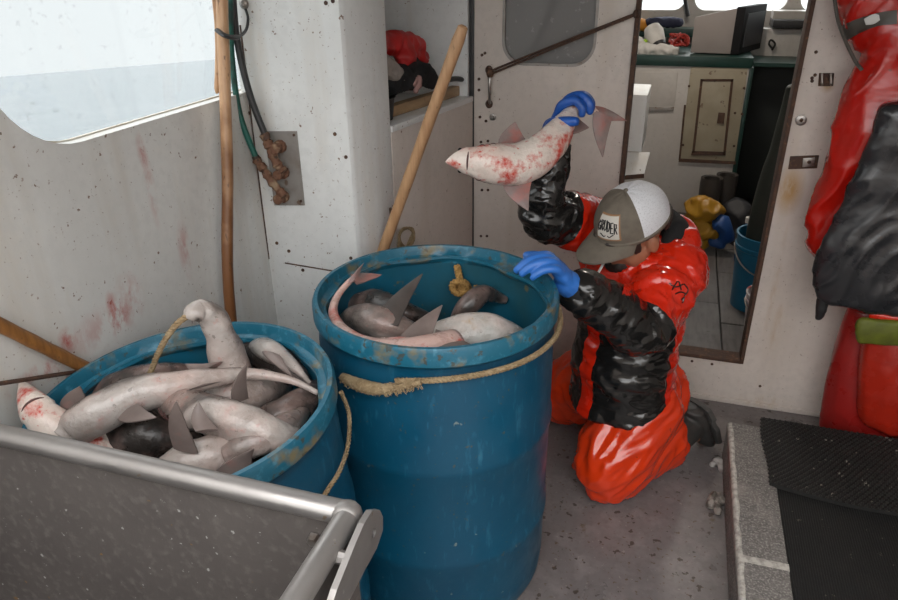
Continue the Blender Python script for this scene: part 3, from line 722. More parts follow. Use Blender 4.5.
# long pale shark across the heap, belly up, head at lower left
fish(wild([(62, 440, .80), (74, 430, .81), (92, 418, .83), (130, 398, .85), (170, 387, .86), (210, 379, .855), (250, 374, .845), (290, 380, .83), (318, 393, .81)]), .046, tocam+V((.1, -.2, -.5)), f_belly,
     'long pale belly-up shark stretched across the top of the heap', fin_m, fins=(('free', dz(118, 420, .845), dz(138, 404, .86), dz(152, 413, .87)), ('free', dz(62, 410, .83), dz(92, 408, .83), dz(82, 384, .88)),
     ('free', dz(186, 391, .875), dz(204, 384, .878), dz(222, 381, .875), 'pelvic_fin')), tail=False, head=False, t0=.13, group=GL, squeeze=lambda u: 1-.38*min(1, u*1.5)+.30*max(0, u-.7))
# shark curling up and over at the back
fish(wild([(189, 318, .985), (193, 312, .995), (202, 311, .99), (213, 319, .965), (220, 334, .93), (226, 352, .88), (232, 372, .83), (238, 395, .76)]), .039, [(-.1, -1, .25), (-.1, -1, .5), (-.2, -1, .6), (0, -1, .4), (.1, -1, .3), (0, -1, .3), (0, -1, .3), (0, -1, .3)], f_belly,
     'pale shark arching up above the rim at the back of the heap', fin_m, fins=(('free', dz(205, 372, .86), dz(222, 362, .88), dz(190, 366, .86)),), tail=False, head=False, t0=.045, t1=.5, group=GL, squeeze=lambda u: 1-.18*math.exp(-((u-.38)/.10)**2))
b = MB(); rope(b, wild([(196, 312, .99), (186, 317, .99), (175, 326, .975), (164, 342, .93), (157, 356, .89), (150, 374, .84)]), .0062); o = build('rope', b, rope_m); tag(o, 'twisted rope hooked over the arching shark inside the drum', 'rope')
# second pale shark, belly to the camera
fish(wild([(146, 410, .79), (158, 404, .80), (176, 405, .82), (205, 414, .835), (240, 424, .835), (268, 434, .82), (292, 442, .79)]), .041, tocam+V((.2, .4, -.5)), f_belly,
     'pale shark with two upright fins lying below the long one', fin_m, fins=(('free', dz(174, 448, .83), dz(198, 453, .82), dz(179, 398, .93)), ('free', dz(196, 432, .86), dz(218, 430, .86), dz(200, 405, .885))), tail=False, t0=.04, t1=.62, group=GL, gills=True, eyes=True)
fish(wild([(160, 478, .76), (190, 465, .78), (222, 452, .79), (250, 444, .785), (275, 440, .76)]), .042, tocam+V((0, 0, .3)), f_belly, 'pale shark half hidden by the bin rim at the bottom of the heap', fin_m,
     fins=(('free', dz(214, 477, .79), dz(252, 468, .79), dz(253, 446, .83)),), tail=False, head=False, t0=.15, t1=.8, group=GL)
fish(wild([(215, 398, .78), (228, 398, .79), (244, 394, .79), (262, 388, .76), (285, 380, .70)]), .045, tocam+V((-.2, 0, .2)), f_belly, 'round pale belly with a thin upright fin under the tail', fin_m,
     fins=(('free', dz(232, 402, .83), dz(248, 398, .82), dz(243, 362, .90)),), tail=False, head=False, t0=.14, t1=.6, group=GL)
# pink snout over the rim on the left
fish(wild([(22, 384, .865), (27, 393, .86), (36, 408, .85), (52, 426, .82), (75, 446, .77), (110, 460, .72)]), .048, tocam+V((.15, 0, .1)), f_blood, 'pinkish shark snout poking over the rim at the far left', fin_pink, tail=False, t0=.012, t1=.30, group=GL, gills=False, eyes=False)
fish(wild([(255, 345, .82), (268, 350, .83), (285, 360, .825), (300, 372, .81), (312, 386, .78)]), .026, (.2, -.3, .9), f_grey, 'slim grey-brown shark sliding along the back wall of the drum', fin_m, fins=(('free', dz(262, 352, .85), dz(280, 356, .85), dz(292, 372, .85)),), tail=False, head=False, t0=.1, group=GL)
fish(wild([(225, 455, .80), (245, 447, .81), (268, 436, .815), (290, 424, .80), (306, 410, .77)]), .030, (.2, .2, -.9), f_grey, 'grey-brown shark between the pale ones and the near right wall', fin_m, tail=False, head=False, t0=.1, t1=.8, group=GL)
# darker bodies deeper down
random.seed(11)
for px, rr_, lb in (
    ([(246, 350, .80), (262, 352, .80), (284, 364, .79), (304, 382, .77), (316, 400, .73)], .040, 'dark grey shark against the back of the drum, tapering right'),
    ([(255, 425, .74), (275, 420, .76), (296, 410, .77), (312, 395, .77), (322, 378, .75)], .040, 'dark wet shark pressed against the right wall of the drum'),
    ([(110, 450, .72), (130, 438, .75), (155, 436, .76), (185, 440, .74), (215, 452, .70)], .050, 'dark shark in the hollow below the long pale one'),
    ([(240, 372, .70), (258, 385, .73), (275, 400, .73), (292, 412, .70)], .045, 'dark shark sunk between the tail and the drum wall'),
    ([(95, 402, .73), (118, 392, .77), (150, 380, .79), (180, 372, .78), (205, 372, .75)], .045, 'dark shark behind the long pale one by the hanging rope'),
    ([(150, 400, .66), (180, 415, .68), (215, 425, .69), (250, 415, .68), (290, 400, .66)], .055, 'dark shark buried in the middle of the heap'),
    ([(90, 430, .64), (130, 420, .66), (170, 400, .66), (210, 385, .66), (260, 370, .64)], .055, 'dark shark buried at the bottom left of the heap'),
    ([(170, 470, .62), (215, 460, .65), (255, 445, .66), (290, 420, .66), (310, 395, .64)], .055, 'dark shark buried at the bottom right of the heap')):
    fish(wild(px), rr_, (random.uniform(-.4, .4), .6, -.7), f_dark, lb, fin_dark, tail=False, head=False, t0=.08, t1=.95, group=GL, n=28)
# dark fillers reaching down into the drum so nothing hovers
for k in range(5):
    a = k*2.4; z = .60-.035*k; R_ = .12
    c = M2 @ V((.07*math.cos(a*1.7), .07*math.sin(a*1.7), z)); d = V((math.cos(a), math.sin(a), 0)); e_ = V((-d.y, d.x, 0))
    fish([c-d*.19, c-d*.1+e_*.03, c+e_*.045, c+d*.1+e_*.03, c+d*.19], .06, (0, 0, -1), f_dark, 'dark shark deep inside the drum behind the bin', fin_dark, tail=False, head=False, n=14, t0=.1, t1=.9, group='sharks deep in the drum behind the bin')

# --- centre drum
GC = 'sharks in the centre drum'
zc = .70
up = V((0, -.3, 1))
fish([pZ(455, 345, .83), pZ(425, 350, .845), pZ(395, 352, .845), pZ(362, 345, .845), pZ(341, 330, .845), pZ(333, 312, .85), pZ(337, 297, .865), pZ(347, 284, .885), pZ(355, 277, .90)], .040, [(0, -.6, 1)]*9, f_red, 'slim raw-pink shark tail curling up inside the left rim of the centre drum', fin_pink,
     fins=(('free', pZ(348, 284, .89), pZ(359, 277, .90), pZ(362, 263, .93), 'tail_fin'), ('free', pZ(351, 275, .90), pZ(357, 284, .893), pZ(381, 279, .89), 'tail_fin')), tail=False, head=False, t0=.45, t1=1.0, group=GC)
fish([pZ(415, 360, .74), pZ(430, 348, .775), pZ(452, 338, .79), pZ(478, 333, .795), pZ(503, 337, .78), pZ(525, 348, .73)], .052, tocam+V((0, 0, .6)), f_yel, 'round pale shark with a yellow stain in the centre drum', fin_m,
     fins=(('free', pZ(392, 352, .84), pZ(428, 352, .84), pZ(442, 309, .885)), ('free', pZ(430, 354, .855), pZ(436, 330, .86), pZ(470, 340, .86))), tail=False, head=False, t0=.12, t1=.62, group=GC)
fish([pZ(428, 352, .83), pZ(412, 350, .84), pZ(380, 346, .83), pZ(360, 340, .80)], .028, (0, -.5, 1), f_red, 'small raw-pink strip of shark along the near rim of the centre drum', fin_pink, tail=False, head=False, t0=.2, t1=.95, group=GC, n=20)
fish([pZ(345, 322, .76), pZ(358, 318, .79), pZ(378, 322, .80), pZ(400, 330, .78), pZ(430, 345, .72)], .041, (0, .3, -1), f_grey, 'grey-brown shark lying at the left in the centre drum', fin_dark,
     fins=(('free', pZ(372, 324, .81), pZ(398, 326, .81), pZ(423, 277, .88), 'dorsal_fin'),), tail=False, head=False, t0=.08, t1=.7, group=GC)
fish([pZ(350, 308, .74), pZ(372, 306, .77), pZ(400, 312, .78), pZ(430, 320, .75)], .045, (0, .3, -1), f_dark, 'dark shark against the far left wall of the centre drum', fin_dark, tail=False, head=False, t0=.1, t1=.8, group=GC)
fish([pZ(455, 322, .72), pZ(470, 304, .77), pZ(484, 294, .785), pZ(505, 300, .75)], .030, (0, .3, -1), f_dark, 'small dark shark beside the knotted rope in the centre drum', fin_dark, tail=False, head=False, t0=.1, t1=.8, group=GC)
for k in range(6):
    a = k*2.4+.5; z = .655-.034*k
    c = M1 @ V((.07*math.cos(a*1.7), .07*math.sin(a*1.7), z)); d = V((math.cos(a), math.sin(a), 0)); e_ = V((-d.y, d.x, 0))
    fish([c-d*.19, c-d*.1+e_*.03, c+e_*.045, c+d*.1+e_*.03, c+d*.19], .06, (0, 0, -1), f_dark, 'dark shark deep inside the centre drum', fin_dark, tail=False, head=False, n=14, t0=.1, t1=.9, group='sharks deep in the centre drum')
# knotted rope hanging inside the far wall
kn = MB(); kp = [on_drum(x, y, M1, .255, 1) for x, y in ((457, 266), (459, 276), (461, 285), (460, 295))]
rope(kn, kp, .0105)
kc = kp[2]
for k in range(3):
    rope(kn, [kc+V((.021*math.cos(a+k), -.018+.010*k, .019*math.sin(a+k)-.004*k)) for a in [i*2*math.pi/10 for i in range(11)]], .0095)
rope(kn, [kp[2], kp[2]+V((.02, -.01, -.02)), kp[2]+V((.045, -.02, -.012)), kp[2]+V((.05, -.02, .012))], .008)
o = build('knotted_rope', kn, rope_y); tag(o, 'yellowed knotted rope hanging inside the centre drum', 'rope')
# ------------------------------------------------------------------ the kneeling man
F = V((-.61, -.79, 0)).normalized(); Lf = V((-F.y, F.x, 0)); Z = V((0, 0, 1))     # facing, his left, up
def chain(mb, pts, n=14, flat=1.0, up=None, k=None):
    """smooth tapered limb through (point, radius)"""
    S = spline([(*p, r) for p, r in pts], k or 6*len(pts)); P = [V(s[:3]) for s in S]; R = [max(s[3], .002) for s in S]
    d0 = (P[0]-P[1]).normalized(); d1 = (P[-1]-P[-2]).normalized()
    P = [P[0]+d0*R[0]*.6, P[0]+d0*R[0]*.35]+P+[P[-1]+d1*R[-1]*.35, P[-1]+d1*R[-1]*.6]; R = [R[0]*.5, R[0]*.85]+R+[R[-1]*.85, R[-1]*.5]
    return mb.tube(P, R, n, flat, up)
pel = V((-.012, 2.09, .31)); waist = V((-.030, 2.06, .49)); chest = V((-.052, 2.03, .69)); neck = V((-.060, 1.99, .825)); head = V((-.088, 1.945, .900))
shL, elL, wrL = V((.050, 1.97, .775)), V((-.028, 1.775, .683)), pY(572, 286, 1.640)
shR, elR, wrR = V((-.190, 2.105, .830)), V((-.338, 1.93, .935)), V((-.320, 1.945, 1.150))
hipL, knL, anL, toL = pel+Lf*.068+Z*-.03, V((-.100, 1.845, .085)), V((.180, 2.17, .09)), V((.240, 2.235, .03))
hipR, knR, anR, toR = pel-Lf*.09+Z*-.03, V((-.340, 2.26, .085)), V((-.10, 2.42, .09)), V((-.04, 2.46, .03))
# head frame: looking down at the drum
HF = V((-.72, -.57, -.42)).normalized(); HL = Z.cross(HF).normalized(); HU = HF.cross(HL).normalized()
HQ = Quaternion(HF, rad(-10)); HL = HQ @ HL; HU = HQ @ HU
HM = Matrix((HF, HL, HU)).transposed()        # local x forward, y left, z up
def hd(x, y, z): return head+HF*x+HL*y+HU*z
body = MB()
body.ball(hd(-.012, 0, .018), (.095, .076, .092), 18, 14, HM); body.ball(hd(.030, 0, -.040), (.062, .056, .070), 16, 12, HM); body.ball(hd(.055, 0, -.085), (.030, .034, .026), 12, 8, HM)
body.tube([hd(.078, 0, .012), hd(.096, 0, -.014), hd(.110, 0, -.034), hd(.092, 0, -.042)], [.009, .012, .016, .010], 10)
for s in (-1, 1):
    body.ball(hd(-.016, s*.083, -.016), (.020, .011, .031), 12, 8, HM); body.ball(hd(.020, s*.045, -.045), (.045, .034, .050), 12, 8, HM); body.ball(hd(.052, s*.040, -.032), (.024, .022, .024), 10, 8, HM); body.ball(hd(.074, s*.032, .014), (.014, .018, .010), 10, 6, HM)
    body.ball(hd(.078, s*.012, -.064), (.012, .016, .006), 8, 6, HM)
chain(body, [(hd(-.03, 0, -.05), .054), (neck, .056), (chest+Z*.09, .075)], 14)
chain(body, [(pel+Z*-.05, .11), (pel, .135), (waist, .125), (chest, .145), (chest+Z*.08, .12), (neck-Z*.03, .075)], 18, .8, Lf)
for a, b, c in ((shL, elL, wrL), (shR, elR, wrR)):
    chain(body, [(chest+Z*.08, .07), (a, .062), (a.lerp(b, .5), .050), (b, .042), (b.lerp(c, .35), .042), (c, .028)], 12)
for a, b, c, d in ((hipL, knL, anL, toL), (hipR, knR, anR, toR)):
    chain(body, [(a, .095), (a.lerp(b, .5), .080), (b, .058)], 12); chain(body, [(b, .058), (b.lerp(c, .35), .056), (c, .040), (d, .030)], 12)
# hands (bare shape, worn inside the gloves)
def hand_points(wr, d, palm_n, side, L, curl, spread=.0, tcurl=.5):
    """palm and five bent fingers: d = wrist->knuckles, palm_n = palm normal, side = towards the thumb"""
    d = d.normalized(); side = (side-d*side.dot(d)).normalized(); palm_n = d.cross(side)*(1 if d.cross(side).dot(palm_n) > 0 else -1)
    ch = []; kn = wr+d*L*.5
    for i, (ln, off) in enumerate(((.40, .175), (.46, .058), (.42, -.058), (.33, -.168))):
        p = kn+side*(L*off)+d*(L*(.02 if i in (1, 2) else -.02)); dirv = (d+side*spread*(1-i*.66)).normalized(); pts = [wr+d*L*.22+side*(L*off*.6), p]; ang = 0
        for j, sg in enumerate((.45, .32, .23)):
            ang += curl[j] if isinstance(curl[0], (int, float)) else curl[i][j]
            v = dirv*math.cos(ang)+palm_n*math.sin(ang); p = p+v*(L*ln*sg*1.1); pts.append(p)
        ch.append(pts)
    tb = wr+d*L*.16+side*L*.22; t1 = tb+(side*.75+d*.55+palm_n*.25).normalized()*L*.22; t2 = t1+(d*.75+side*.15+palm_n*tcurl).normalized()*L*.20; t3 = t2+(d*.8-side*.1+palm_n*tcurl*1.4).normalized()*L*.15
    return d, side, palm_n, kn, ch, [tb, t1, t2, t3]
def hand_mesh(mb, H, wr, L, g):
    d, side, pn, kn, ch, th = H
    M = Matrix((d, side, pn)).transposed()
    mb.ball(wr+d*L*.27, (L*.29, L*.205, L*.095*g), 16, 10, M); mb.ball(wr+d*L*.42, (L*.14, L*.215, L*.08*g), 14, 8, M)
    for i, pts in enumerate(ch):
        r0 = L*(.052, .055, .052, .045)[i]*g; chain(mb, [(pts[0], r0*.9), (pts[1], r0*1.08), (pts[2], r0), (pts[3], r0*.93), (pts[4], r0*.78)], 10, k=22)
    r0 = L*.062*g; chain(mb, [(th[0], r0*1.25), (th[1], r0*1.1), (th[2], r0), (th[3], r0*.8)], 10, k=18)
dL = pY(547, 255, 1.595)-wrL
HLh = hand_points(wrL, dL, V((-.7, -.4, -.6)), V((-.35, .9, 0)), .19, (.85, .55, .25), .0)
dR = V((.06, .01, .09))
HRh = hand_points(wrR, V((.030, -.005, .085)), V((.75, -.55, -.1)), V((-.1, -.75, .3)), .20, ((.75, 1.05, .9),)*4, .0, 1.1)
hand_mesh(body, HLh, wrL, .19, .9); hand_mesh(body, HRh, wrR, .20, .9)
me = voxel('person', body, .0055, 3)
man = link('person', me, skin); tag(man, 'kneeling man in red and black oilskins and grey cap holding up a shark', 'person')
man.name = 'person'
def gl(name, H, wr, L, mat, fore):
    g = MB(); hand_mesh(g, H, wr, L, 1.22); dd = (fore-wr).normalized(); chain(g, [(wr+dd*.055, .041), (wr+dd*.01, .036), (wr-dd*.03, .034)], 14)
    o = link(name, voxel(name, g, .0032, 3), mat, man); return o
gl('glove', HLh, wrL, .192, glove_l, elL)['label'] = 'light blue rubber glove on the drum rim'
gl('glove', HRh, wrR, .202, glove_m, elR)['label'] = 'blue rubber glove around the shark tail'

# --- oilskins: volume, then creases pushed along the normals
def crease(me, amp, freq, seeds=(0, 0, 0), axis=None, squash=.35, mask=None):
    """fold pattern pushed along the normals; squash < 1 runs the folds along axis, > 1 rings them around it"""
    co = [v.co.copy() for v in me.vertices]; no = [v.normal.copy() for v in me.vertices]
    for i, v in enumerate(me.vertices):
        p = co[i]; q = p+V(seeds)
        if axis is not None:
            ax = axis(p) if callable(axis) else V(axis); q = q-ax*(q.dot(ax)*(1-squash))
        q = q+noise.noise_vector(q*freq*.35)*(.35/freq)
        a = 1-abs(noise.noise(q*freq))*2.2
        h = a if a > 0 else a*.35
        v.co = p+no[i]*(amp*(mask(p) if mask else 1.0)*h)
    me.update()
jk = MB()
hem = pel+F*.02
ring = []
def oval(c, w, d, rot=0, sx=0.0, n=28, wob=.0, ph=0):
    out = []
    for i in range(n):
        a = 2*math.pi*i/n; k = 1+wob*math.sin(5*a+ph); out.append(c+Lf*(w*k*math.cos(a))+F*(d*k*math.sin(a)))
    return out
rings = [oval(pel+V((-.060, -.075, -.035)), .162, .142, wob=.04), oval(pel+V((-.050, -.065, .02)), .162, .148, wob=.03, ph=1), oval(waist+V((-.04, -.045, -.06)), .156, .148, wob=.02), oval(waist+V((-.03, -.03, .06)), .156, .146), oval(chest+V((-.01, -.01, 0)), .166, .145), oval(chest+Z*.075, .168, .132), oval(chest+Z*.115, .138, .112), oval(neck+V((.0, .0, .005)), .085, .078)]
jk.rings(rings)
chain(jk, [(chest+Z*.06+Lf*.06, .115), (shL, .086), (shL.lerp(elL, .5), .080), (elL+V((.004, .0, -.004)), .069), (elL.lerp(wrL, .4), .062), (wrL.lerp(elL, .10), .050)], 18)
chain(jk, [(chest+Z*.07-Lf*.08, .115), (shR, .086), (shR.lerp(elR, .5), .078), (elR, .062), (elR.lerp(wrR, .45), .055), (wrR.lerp(elR, .14), .045)], 18)
me = voxel('jacket', jk, .006, 8)
def arm_axis(p):
    dl = min((p-elL).length, (p-(shL+elL)/2).length, (p-(elL+wrL)/2).length); dr = min((p-elR).length, (p-(shR+elR)/2).length, (p-(elR+wrR)/2).length)
    if dl < .12: return (elL-shL).normalized() if (p-shL).length < (p-wrL).length else (wrL-elL).normalized()
    if dr < .12: return (elR-shR).normalized() if (p-shR).length < (p-wrR).length else (wrR-elR).normalized()
    return V((.25, -.2, .95)).normalized()
def invq(ax): return ax
crease(me, .0100, 5.5, (3, 1, 7), arm_axis, 2.4)
crease(me, .0050, 11.0, (1, 4, 2), lambda p: (arm_axis(p)+V((.3, .3, .1))).normalized(), 2.4)
crease(me, .0032, 26.0, (1, 7, 2), lambda p: (arm_axis(p)+V((-.3, .2, .3))).normalized(), 2.0)
# cut the colour panels with planes so that the seams are clean
bm = bmesh.new(); bm.from_mesh(me)
bmesh.ops.recalc_face_normals(bm, faces=bm.faces)
def cut(p, nn, cond=None):
    fs = [f for f in bm.faces if (cond is None or cond(f.calc_center_median()))]
    g_ = list({e for f in fs for e in f.edges})+list({v for f in fs for v in f.verts})+fs
    bmesh.ops.bisect_plane(bm, geom=g_, plane_co=p, plane_no=nn, dist=1e-5)
bc = waist+V((-.035, -.038, 0))
def loc(p): d = p-bc; return d.dot(Lf), d.dot(F), p.z
def near_arm(p, a, b, r):
    t = max(0, min(1, (p-a).dot(b-a)/(b-a).length_squared)); return (p-a.lerp(b, t)).length < r
def in_armL(p): return near_arm(p, elL, wrL, .115) and p.z > .56+0*p.x or near_arm(p, shL.lerp(elL, .45), elL, .105)
def in_armR(p): return near_arm(p, elR, wrR, .11) or near_arm(p, shR.lerp(elR, .15), elR, .11)
PL0, PL1, ZT, FS = -.035, .018, .69, -.015
cut(bc+Lf*PL0, Lf, lambda p: not in_armL(p)); cut(bc+Lf*PL1, Lf, lambda p: not in_armL(p)); cut(bc+F*FS, F, lambda p: not in_armL(p)); cut(V((0, 0, ZT)), Z, lambda p: not in_armL(p))
dA = (elL-shL).normalized(); cA = shL.lerp(elL, .86); cut(cA, dA, in_armL)
dB = (elR-shR).normalized(); cB = shR.lerp(elR, .66); cut(cB, dB, in_armR)
def zone(p):
    if in_armL(p):
        if (p-cA).dot(dA) > 0: return 2
        return 0
    if in_armR(p) and (p-cB).dot(dB) > 0: return 2
    l, f, z = loc(p)
    if z < ZT and f > FS and (l > PL1 or l < PL0): return 1
    return 0
zone_of = {f.index: zone(f.calc_center_median()) for f in bm.faces}
bm.faces.index_update(); zn = [zone(f.calc_center_median()) for f in bm.faces]
def extract(name, keep, mat, parent):
    b2 = bm.copy(); b2.faces.ensure_lookup_table()
    bmesh.ops.delete(b2, geom=[f for f in b2.faces if not keep(zn[f.index], f.calc_center_median())], context='FACES')
    m2 = bpy.data.meshes.new(name); b2.to_mesh(m2); b2.free(); return link(name, m2, mat, parent)
jacket = extract('jacket', lambda z, c: z == 0, red_pvc, man); jacket['label'] = 'shiny orange-red oilskin jacket with black panels'
extract('front_panel', lambda z, c: z == 1 and loc(c)[0] > PL0+.02, blk_pvc, jacket)['label'] = 'shiny black front panel'
extract('front_panel', lambda z, c: z == 1 and loc(c)[0] <= PL0+.02, blk_pvc, jacket)['label'] = 'black front panel in shadow by the drum'
extract('sleeve_panel', lambda z, c: z == 2 and in_armL(c), blk_pvc, jacket)['label'] = 'shiny black lower sleeve'
extract('sleeve_panel', lambda z, c: z == 2 and not in_armL(c), blk_pvc, jacket)['label'] = 'black sleeve of the raised arm'
bm.free()
# knitted cuff of the near sleeve
c_ = MB(); dd = (elL-wrL).normalized(); chain(c_, [(wrL+dd*.012, .043), (wrL+dd*.045, .050), (wrL+dd*.08, .056)], 18); build('cuff', c_, black_cloth, jacket, sharp=0)
# snap, logo strokes and pocket flap
def on_front(x, y, off=.0):
    """walk a pixel ray onto the jacket surface"""
    dg = bpy.context.evaluated_depsgraph_get(); best = None
    d = ray(x, y).normalized()
    ok, hp_, nn, _, ob, _ = SC.ray_cast(dg, CC+d*.9, d)
    return (hp_-d*off, nn) if ok else (pY(x, y, 1.9), V((0, -1, 0)))
bpy.context.view_layer.update()
for (x, y) in ((577, 367),):
    p, nn = on_front(x, y); b = MB(); b.tube([p-nn*.004, p+nn*.003, p+nn*.005], [.0085, .0085, .005], 12); build('snap', b, rust, jacket)
logo = [[(669, 283), (676, 287), (683, 284)], [(672, 290), (678, 281), (681, 290)], [(675, 294), (681, 292), (686, 294)], [(684, 284), (688, 290), (684, 296)], [(681, 300), (684, 297), (682, 303)]]
for st in logo:
    P = [];
    for q in spline(st, 8):
        p, nn = on_front(*q); P.append(p+nn*.001)
    b = MB(); b.tube(P, .0021, 6); build('logo_print', b, blk_pvc, jacket)
fl = MB(); G = []
for i in range(5):
    row = []
    for j in range(7):
        x = 622+j*6.5; y = 283+i*3.0+j*(-1.6)+3*math.sin(j*.9); p, nn = on_front(x, y); row.append(p+nn*(.004+.003*math.sin(i*1.2)))
    G.append(row)
fl.grid(G, (0, .003, 0)); build('pocket_flap', fl, red_pvc, jacket)
# hood rolled at the neck: black fleece inside, red outer roll with pale edge
hdm = MB(); A0 = neck+V((.030, .030, .012))
pp = []
for i in range(15):
    a = rad(-150+300*i/14); pp.append((A0+Lf*(.102*math.sin(a))-F*(.098*math.cos(a))+Z*(.034*math.cos(a)-.010), .034+.008*math.cos(a)))
chain(hdm, pp, 14, k=60); m_ = voxel('hood', hdm, .006, 3); crease(m_, .007, 16, (2, 2, 2)); link('hood', m_, red_pvc, jacket)
pp = []
fl_ = MB()
for i in range(15):
    a = rad(-165+330*i/14); pp.append((neck+V((.022, .020, .004))+Lf*(.074*math.sin(a))-F*(.078*math.cos(a))+Z*(.056*math.cos(a)), .028+.013*math.cos(a)))
chain(fl_, pp, 14, k=60); chain(fl_, [(neck-Z*.06, .07), (neck-Z*.03, .072), (neck+Z*.0, .060)], 14)
m_ = voxel('fleece_collar', fl_, .006, 3); crease(m_, .006, 14, (9, 2, 2)); link('fleece_collar', m_, black_cloth, man)
ed = MB(); ed.tube([A0+Lf*(.106*math.sin(a))-F*(.104*math.cos(a))+Z*(.022+.036*math.cos(a)) for a in [rad(15+70*i/14) for i in range(15)]], .0035, 8); build('hood_edge', ed, white_cl, jacket)

# --- trousers
tr = MB()
for (h_, k_, a_, s_) in ((hipL, knL, anL, 1), (hipR, knR, anR, -1)):
    chain(tr, [(h_+V((-.01, -.01, -.01)), .112), (h_.lerp(k_, .35)+Z*.01, .114), (h_.lerp(k_, .70)+Z*.005, .106), (k_+V((.014, .018, .008)), .084)], 18, k=26)
    chain(tr, [(k_+V((.012, .016, .006)), .084), (k_.lerp(a_, .22)+Z*.010, .084), (k_.lerp(a_, .45)+Z*.012, .082), (k_.lerp(a_, .72)+Z*.025, .074)], 18, k=24)
tr.ball(pel+Z*-.03, (.145, .145, .12), 20, 12)
for i in range(len(tr.v)):
    x, y, z = tr.v[i]; tr.v[i] = (x, y, max(z, .012+.004*noise.noise(V((x, y, 0))*20)))
m_ = voxel('trousers', tr, .0058, 7)
crease(m_, .015, 9.0, (6, 6, 1), lambda p: (hipL-knL+V((.05, .05, .05))).normalized(), .30); crease(m_, .010, 15.0, (2, 8, 1), lambda p: (hipL-knL+V((.1, 0, 0))).normalized(), .30)
crease(m_, .0048, 30.0, (2, 3, 1), lambda p: (hipL-knL+V((.2, .1, .1))).normalized(), .28)
for v in m_.vertices: v.co.z = max(v.co.z, .004)
trousers = link('trousers', m_, org_pvc, man); trousers['label'] = 'shiny orange oilskin trousers'
# --- boots
def boot(an, to):
    d = (to-an).normalized(); g = MB(); heel = an+V((0.01, .02, .045))
    chain(g, [(an-(V((.26, .325, 0)).normalized())*.10+Z*.01, .062), (an, .060), (heel+d*.02, .056), (an.lerp(to, .75)+Z*.012, .052), (to+Z*.018, .040)], 16, k=26)
    for i in range(len(g.v)):
        x, y, z = g.v[i]; g.v[i] = (x, y, max(z, .006))
    o = link('boot', voxel('boot', g, .006, 4), boot_m, man); return o
def boot2(an):
    """boot with the sole turned up behind: shaft along the floor, foot raised on its toe"""
    sd = V((.62, .785, 0)).normalized(); lat = V((-sd.y, sd.x, 0)); e = []
    toe = an+sd*.095-Z*.060+lat*-.02; heel = an+sd*.0+Z*.125
    ax = (toe-heel).normalized(); back = sd
    g = MB(); R = []
    for i in range(16):
        t = i/15; c = heel.lerp(toe, t)-back*(.030); w = .043+.013*math.sin(math.pi*min(1, t*1.15+.1))+(.006 if t > .6 else 0); h = .040-.012*t
        if i in (0, 15): w *= .55; h *= .55
        R.append([c+lat*(w*math.cos(a))+back*(h*math.sin(a)) for a in [2*math.pi*k/16 for k in range(16)]])
    g.rings(R); chain(g, [(an-sd*.16+Z*.02, .066), (an-sd*.06+Z*.03, .064), (an+Z*.04, .055), (an+sd*.01+Z*.05, .045)], 16)
    for i in range(len(g.v)):
        x, y, z = g.v[i]; g.v[i] = (x, y, max(z, .006))
    o = link('boot', voxel('boot', g, .005, 3), boot_m, man)
    s = MB(); R = []
    for i in range(18):
        t = i/17; c = heel.lerp(toe, t)+back*(.004+.004*(1 if t < .33 else (0 if t < .45 else .6))); w = .047+.012*math.sin(math.pi*min(1, t*1.1+.05))-(.006 if .33 < t < .5 else 0)
        if i in (0, 17): w *= .6
        R.append([c+lat*(w*q)+back*(.011*p_) for q, p_ in ((-1, -1), (-1.04, 0), (-1, 1), (-.5, 1.15), (0, 1.2), (.5, 1.15), (1, 1), (1.04, 0), (1, -1), (0, -1))])
    s.rings(R); build('sole', s, sole_m, o, sharp=50)
    return o
boot2(anL)['label'] = 'black rubber boot with the sole turned up'; boot2(anR)

# --- cap
cap = MB(); R = []
N = 40; HC = hd(-.014, 0, .022)
def capz(fx): return 0
front = MB(); back = MB()
def cap_pt(az, el, k=1.0):
    """az from forward towards left; el 0 = band, 90 = crown"""
    ce, se = math.cos(el), math.sin(el)
    x = .112*math.cos(az)*ce**.8; y = .090*math.sin(az)*ce**.8; z = .008+.104*se
    return HC+HF*(x*k)+HL*(y*k)+HU*(z*k)
def dome(a0, a1, na, ne=12, th=.004):
    g = MB(); G = [[cap_pt(a0+(a1-a0)*j/na, rad(90)*i/ne, 1.0+.006*math.sin(9*(a0+(a1-a0)*j/na))) for j in range(na+1)] for i in range(ne+1)]
    g.grid(G); return g
capo = build('cap', dome(rad(-78), rad(78), 26), cap_m, man, sharp=0, recalc=True); capo['label'] = 'olive-brown cap with white mesh back and badge'
build('mesh_back', dome(rad(78), rad(282), 34), mesh_m, capo, sharp=0)['label'] = 'white mesh back'
bn = MB(); R = []
for i in range(41):
    az = 2*math.pi*i/40; p = cap_pt(az, 0); n_ = (p-HC).normalized(); R.append([p+n_*.002+HU*.0, p+n_*.002+HU*.022*0-HU*.012, p-n_*.003-HU*.012, p-n_*.003])
bn.rings(R[:-1], closed=True); build('band', bn, cap_m, capo, sharp=0)
br = MB(); G = []
for i in range(9):
    t = i/8; row = []
    for j in range(21):
        az = rad(-66+132*j/20); base = cap_pt(az, 0); e_ = math.cos(az*1.15); out = HF*(.078*t*max(.12, e_)) ; drop = HU*(-.018*t-.014*t*(abs(math.sin(az))**2)-.006)
        row.append(base+out+drop)
    G.append(row)
br.grid(G, -HU*.005); build('brim', br, cap_m, capo, sharp=50)
bt = MB(); bt.ball(cap_pt(0, rad(90))+HU*.002, (.007, .007, .004), 10, 6, HM); build('top_button', bt, cap_m, capo)
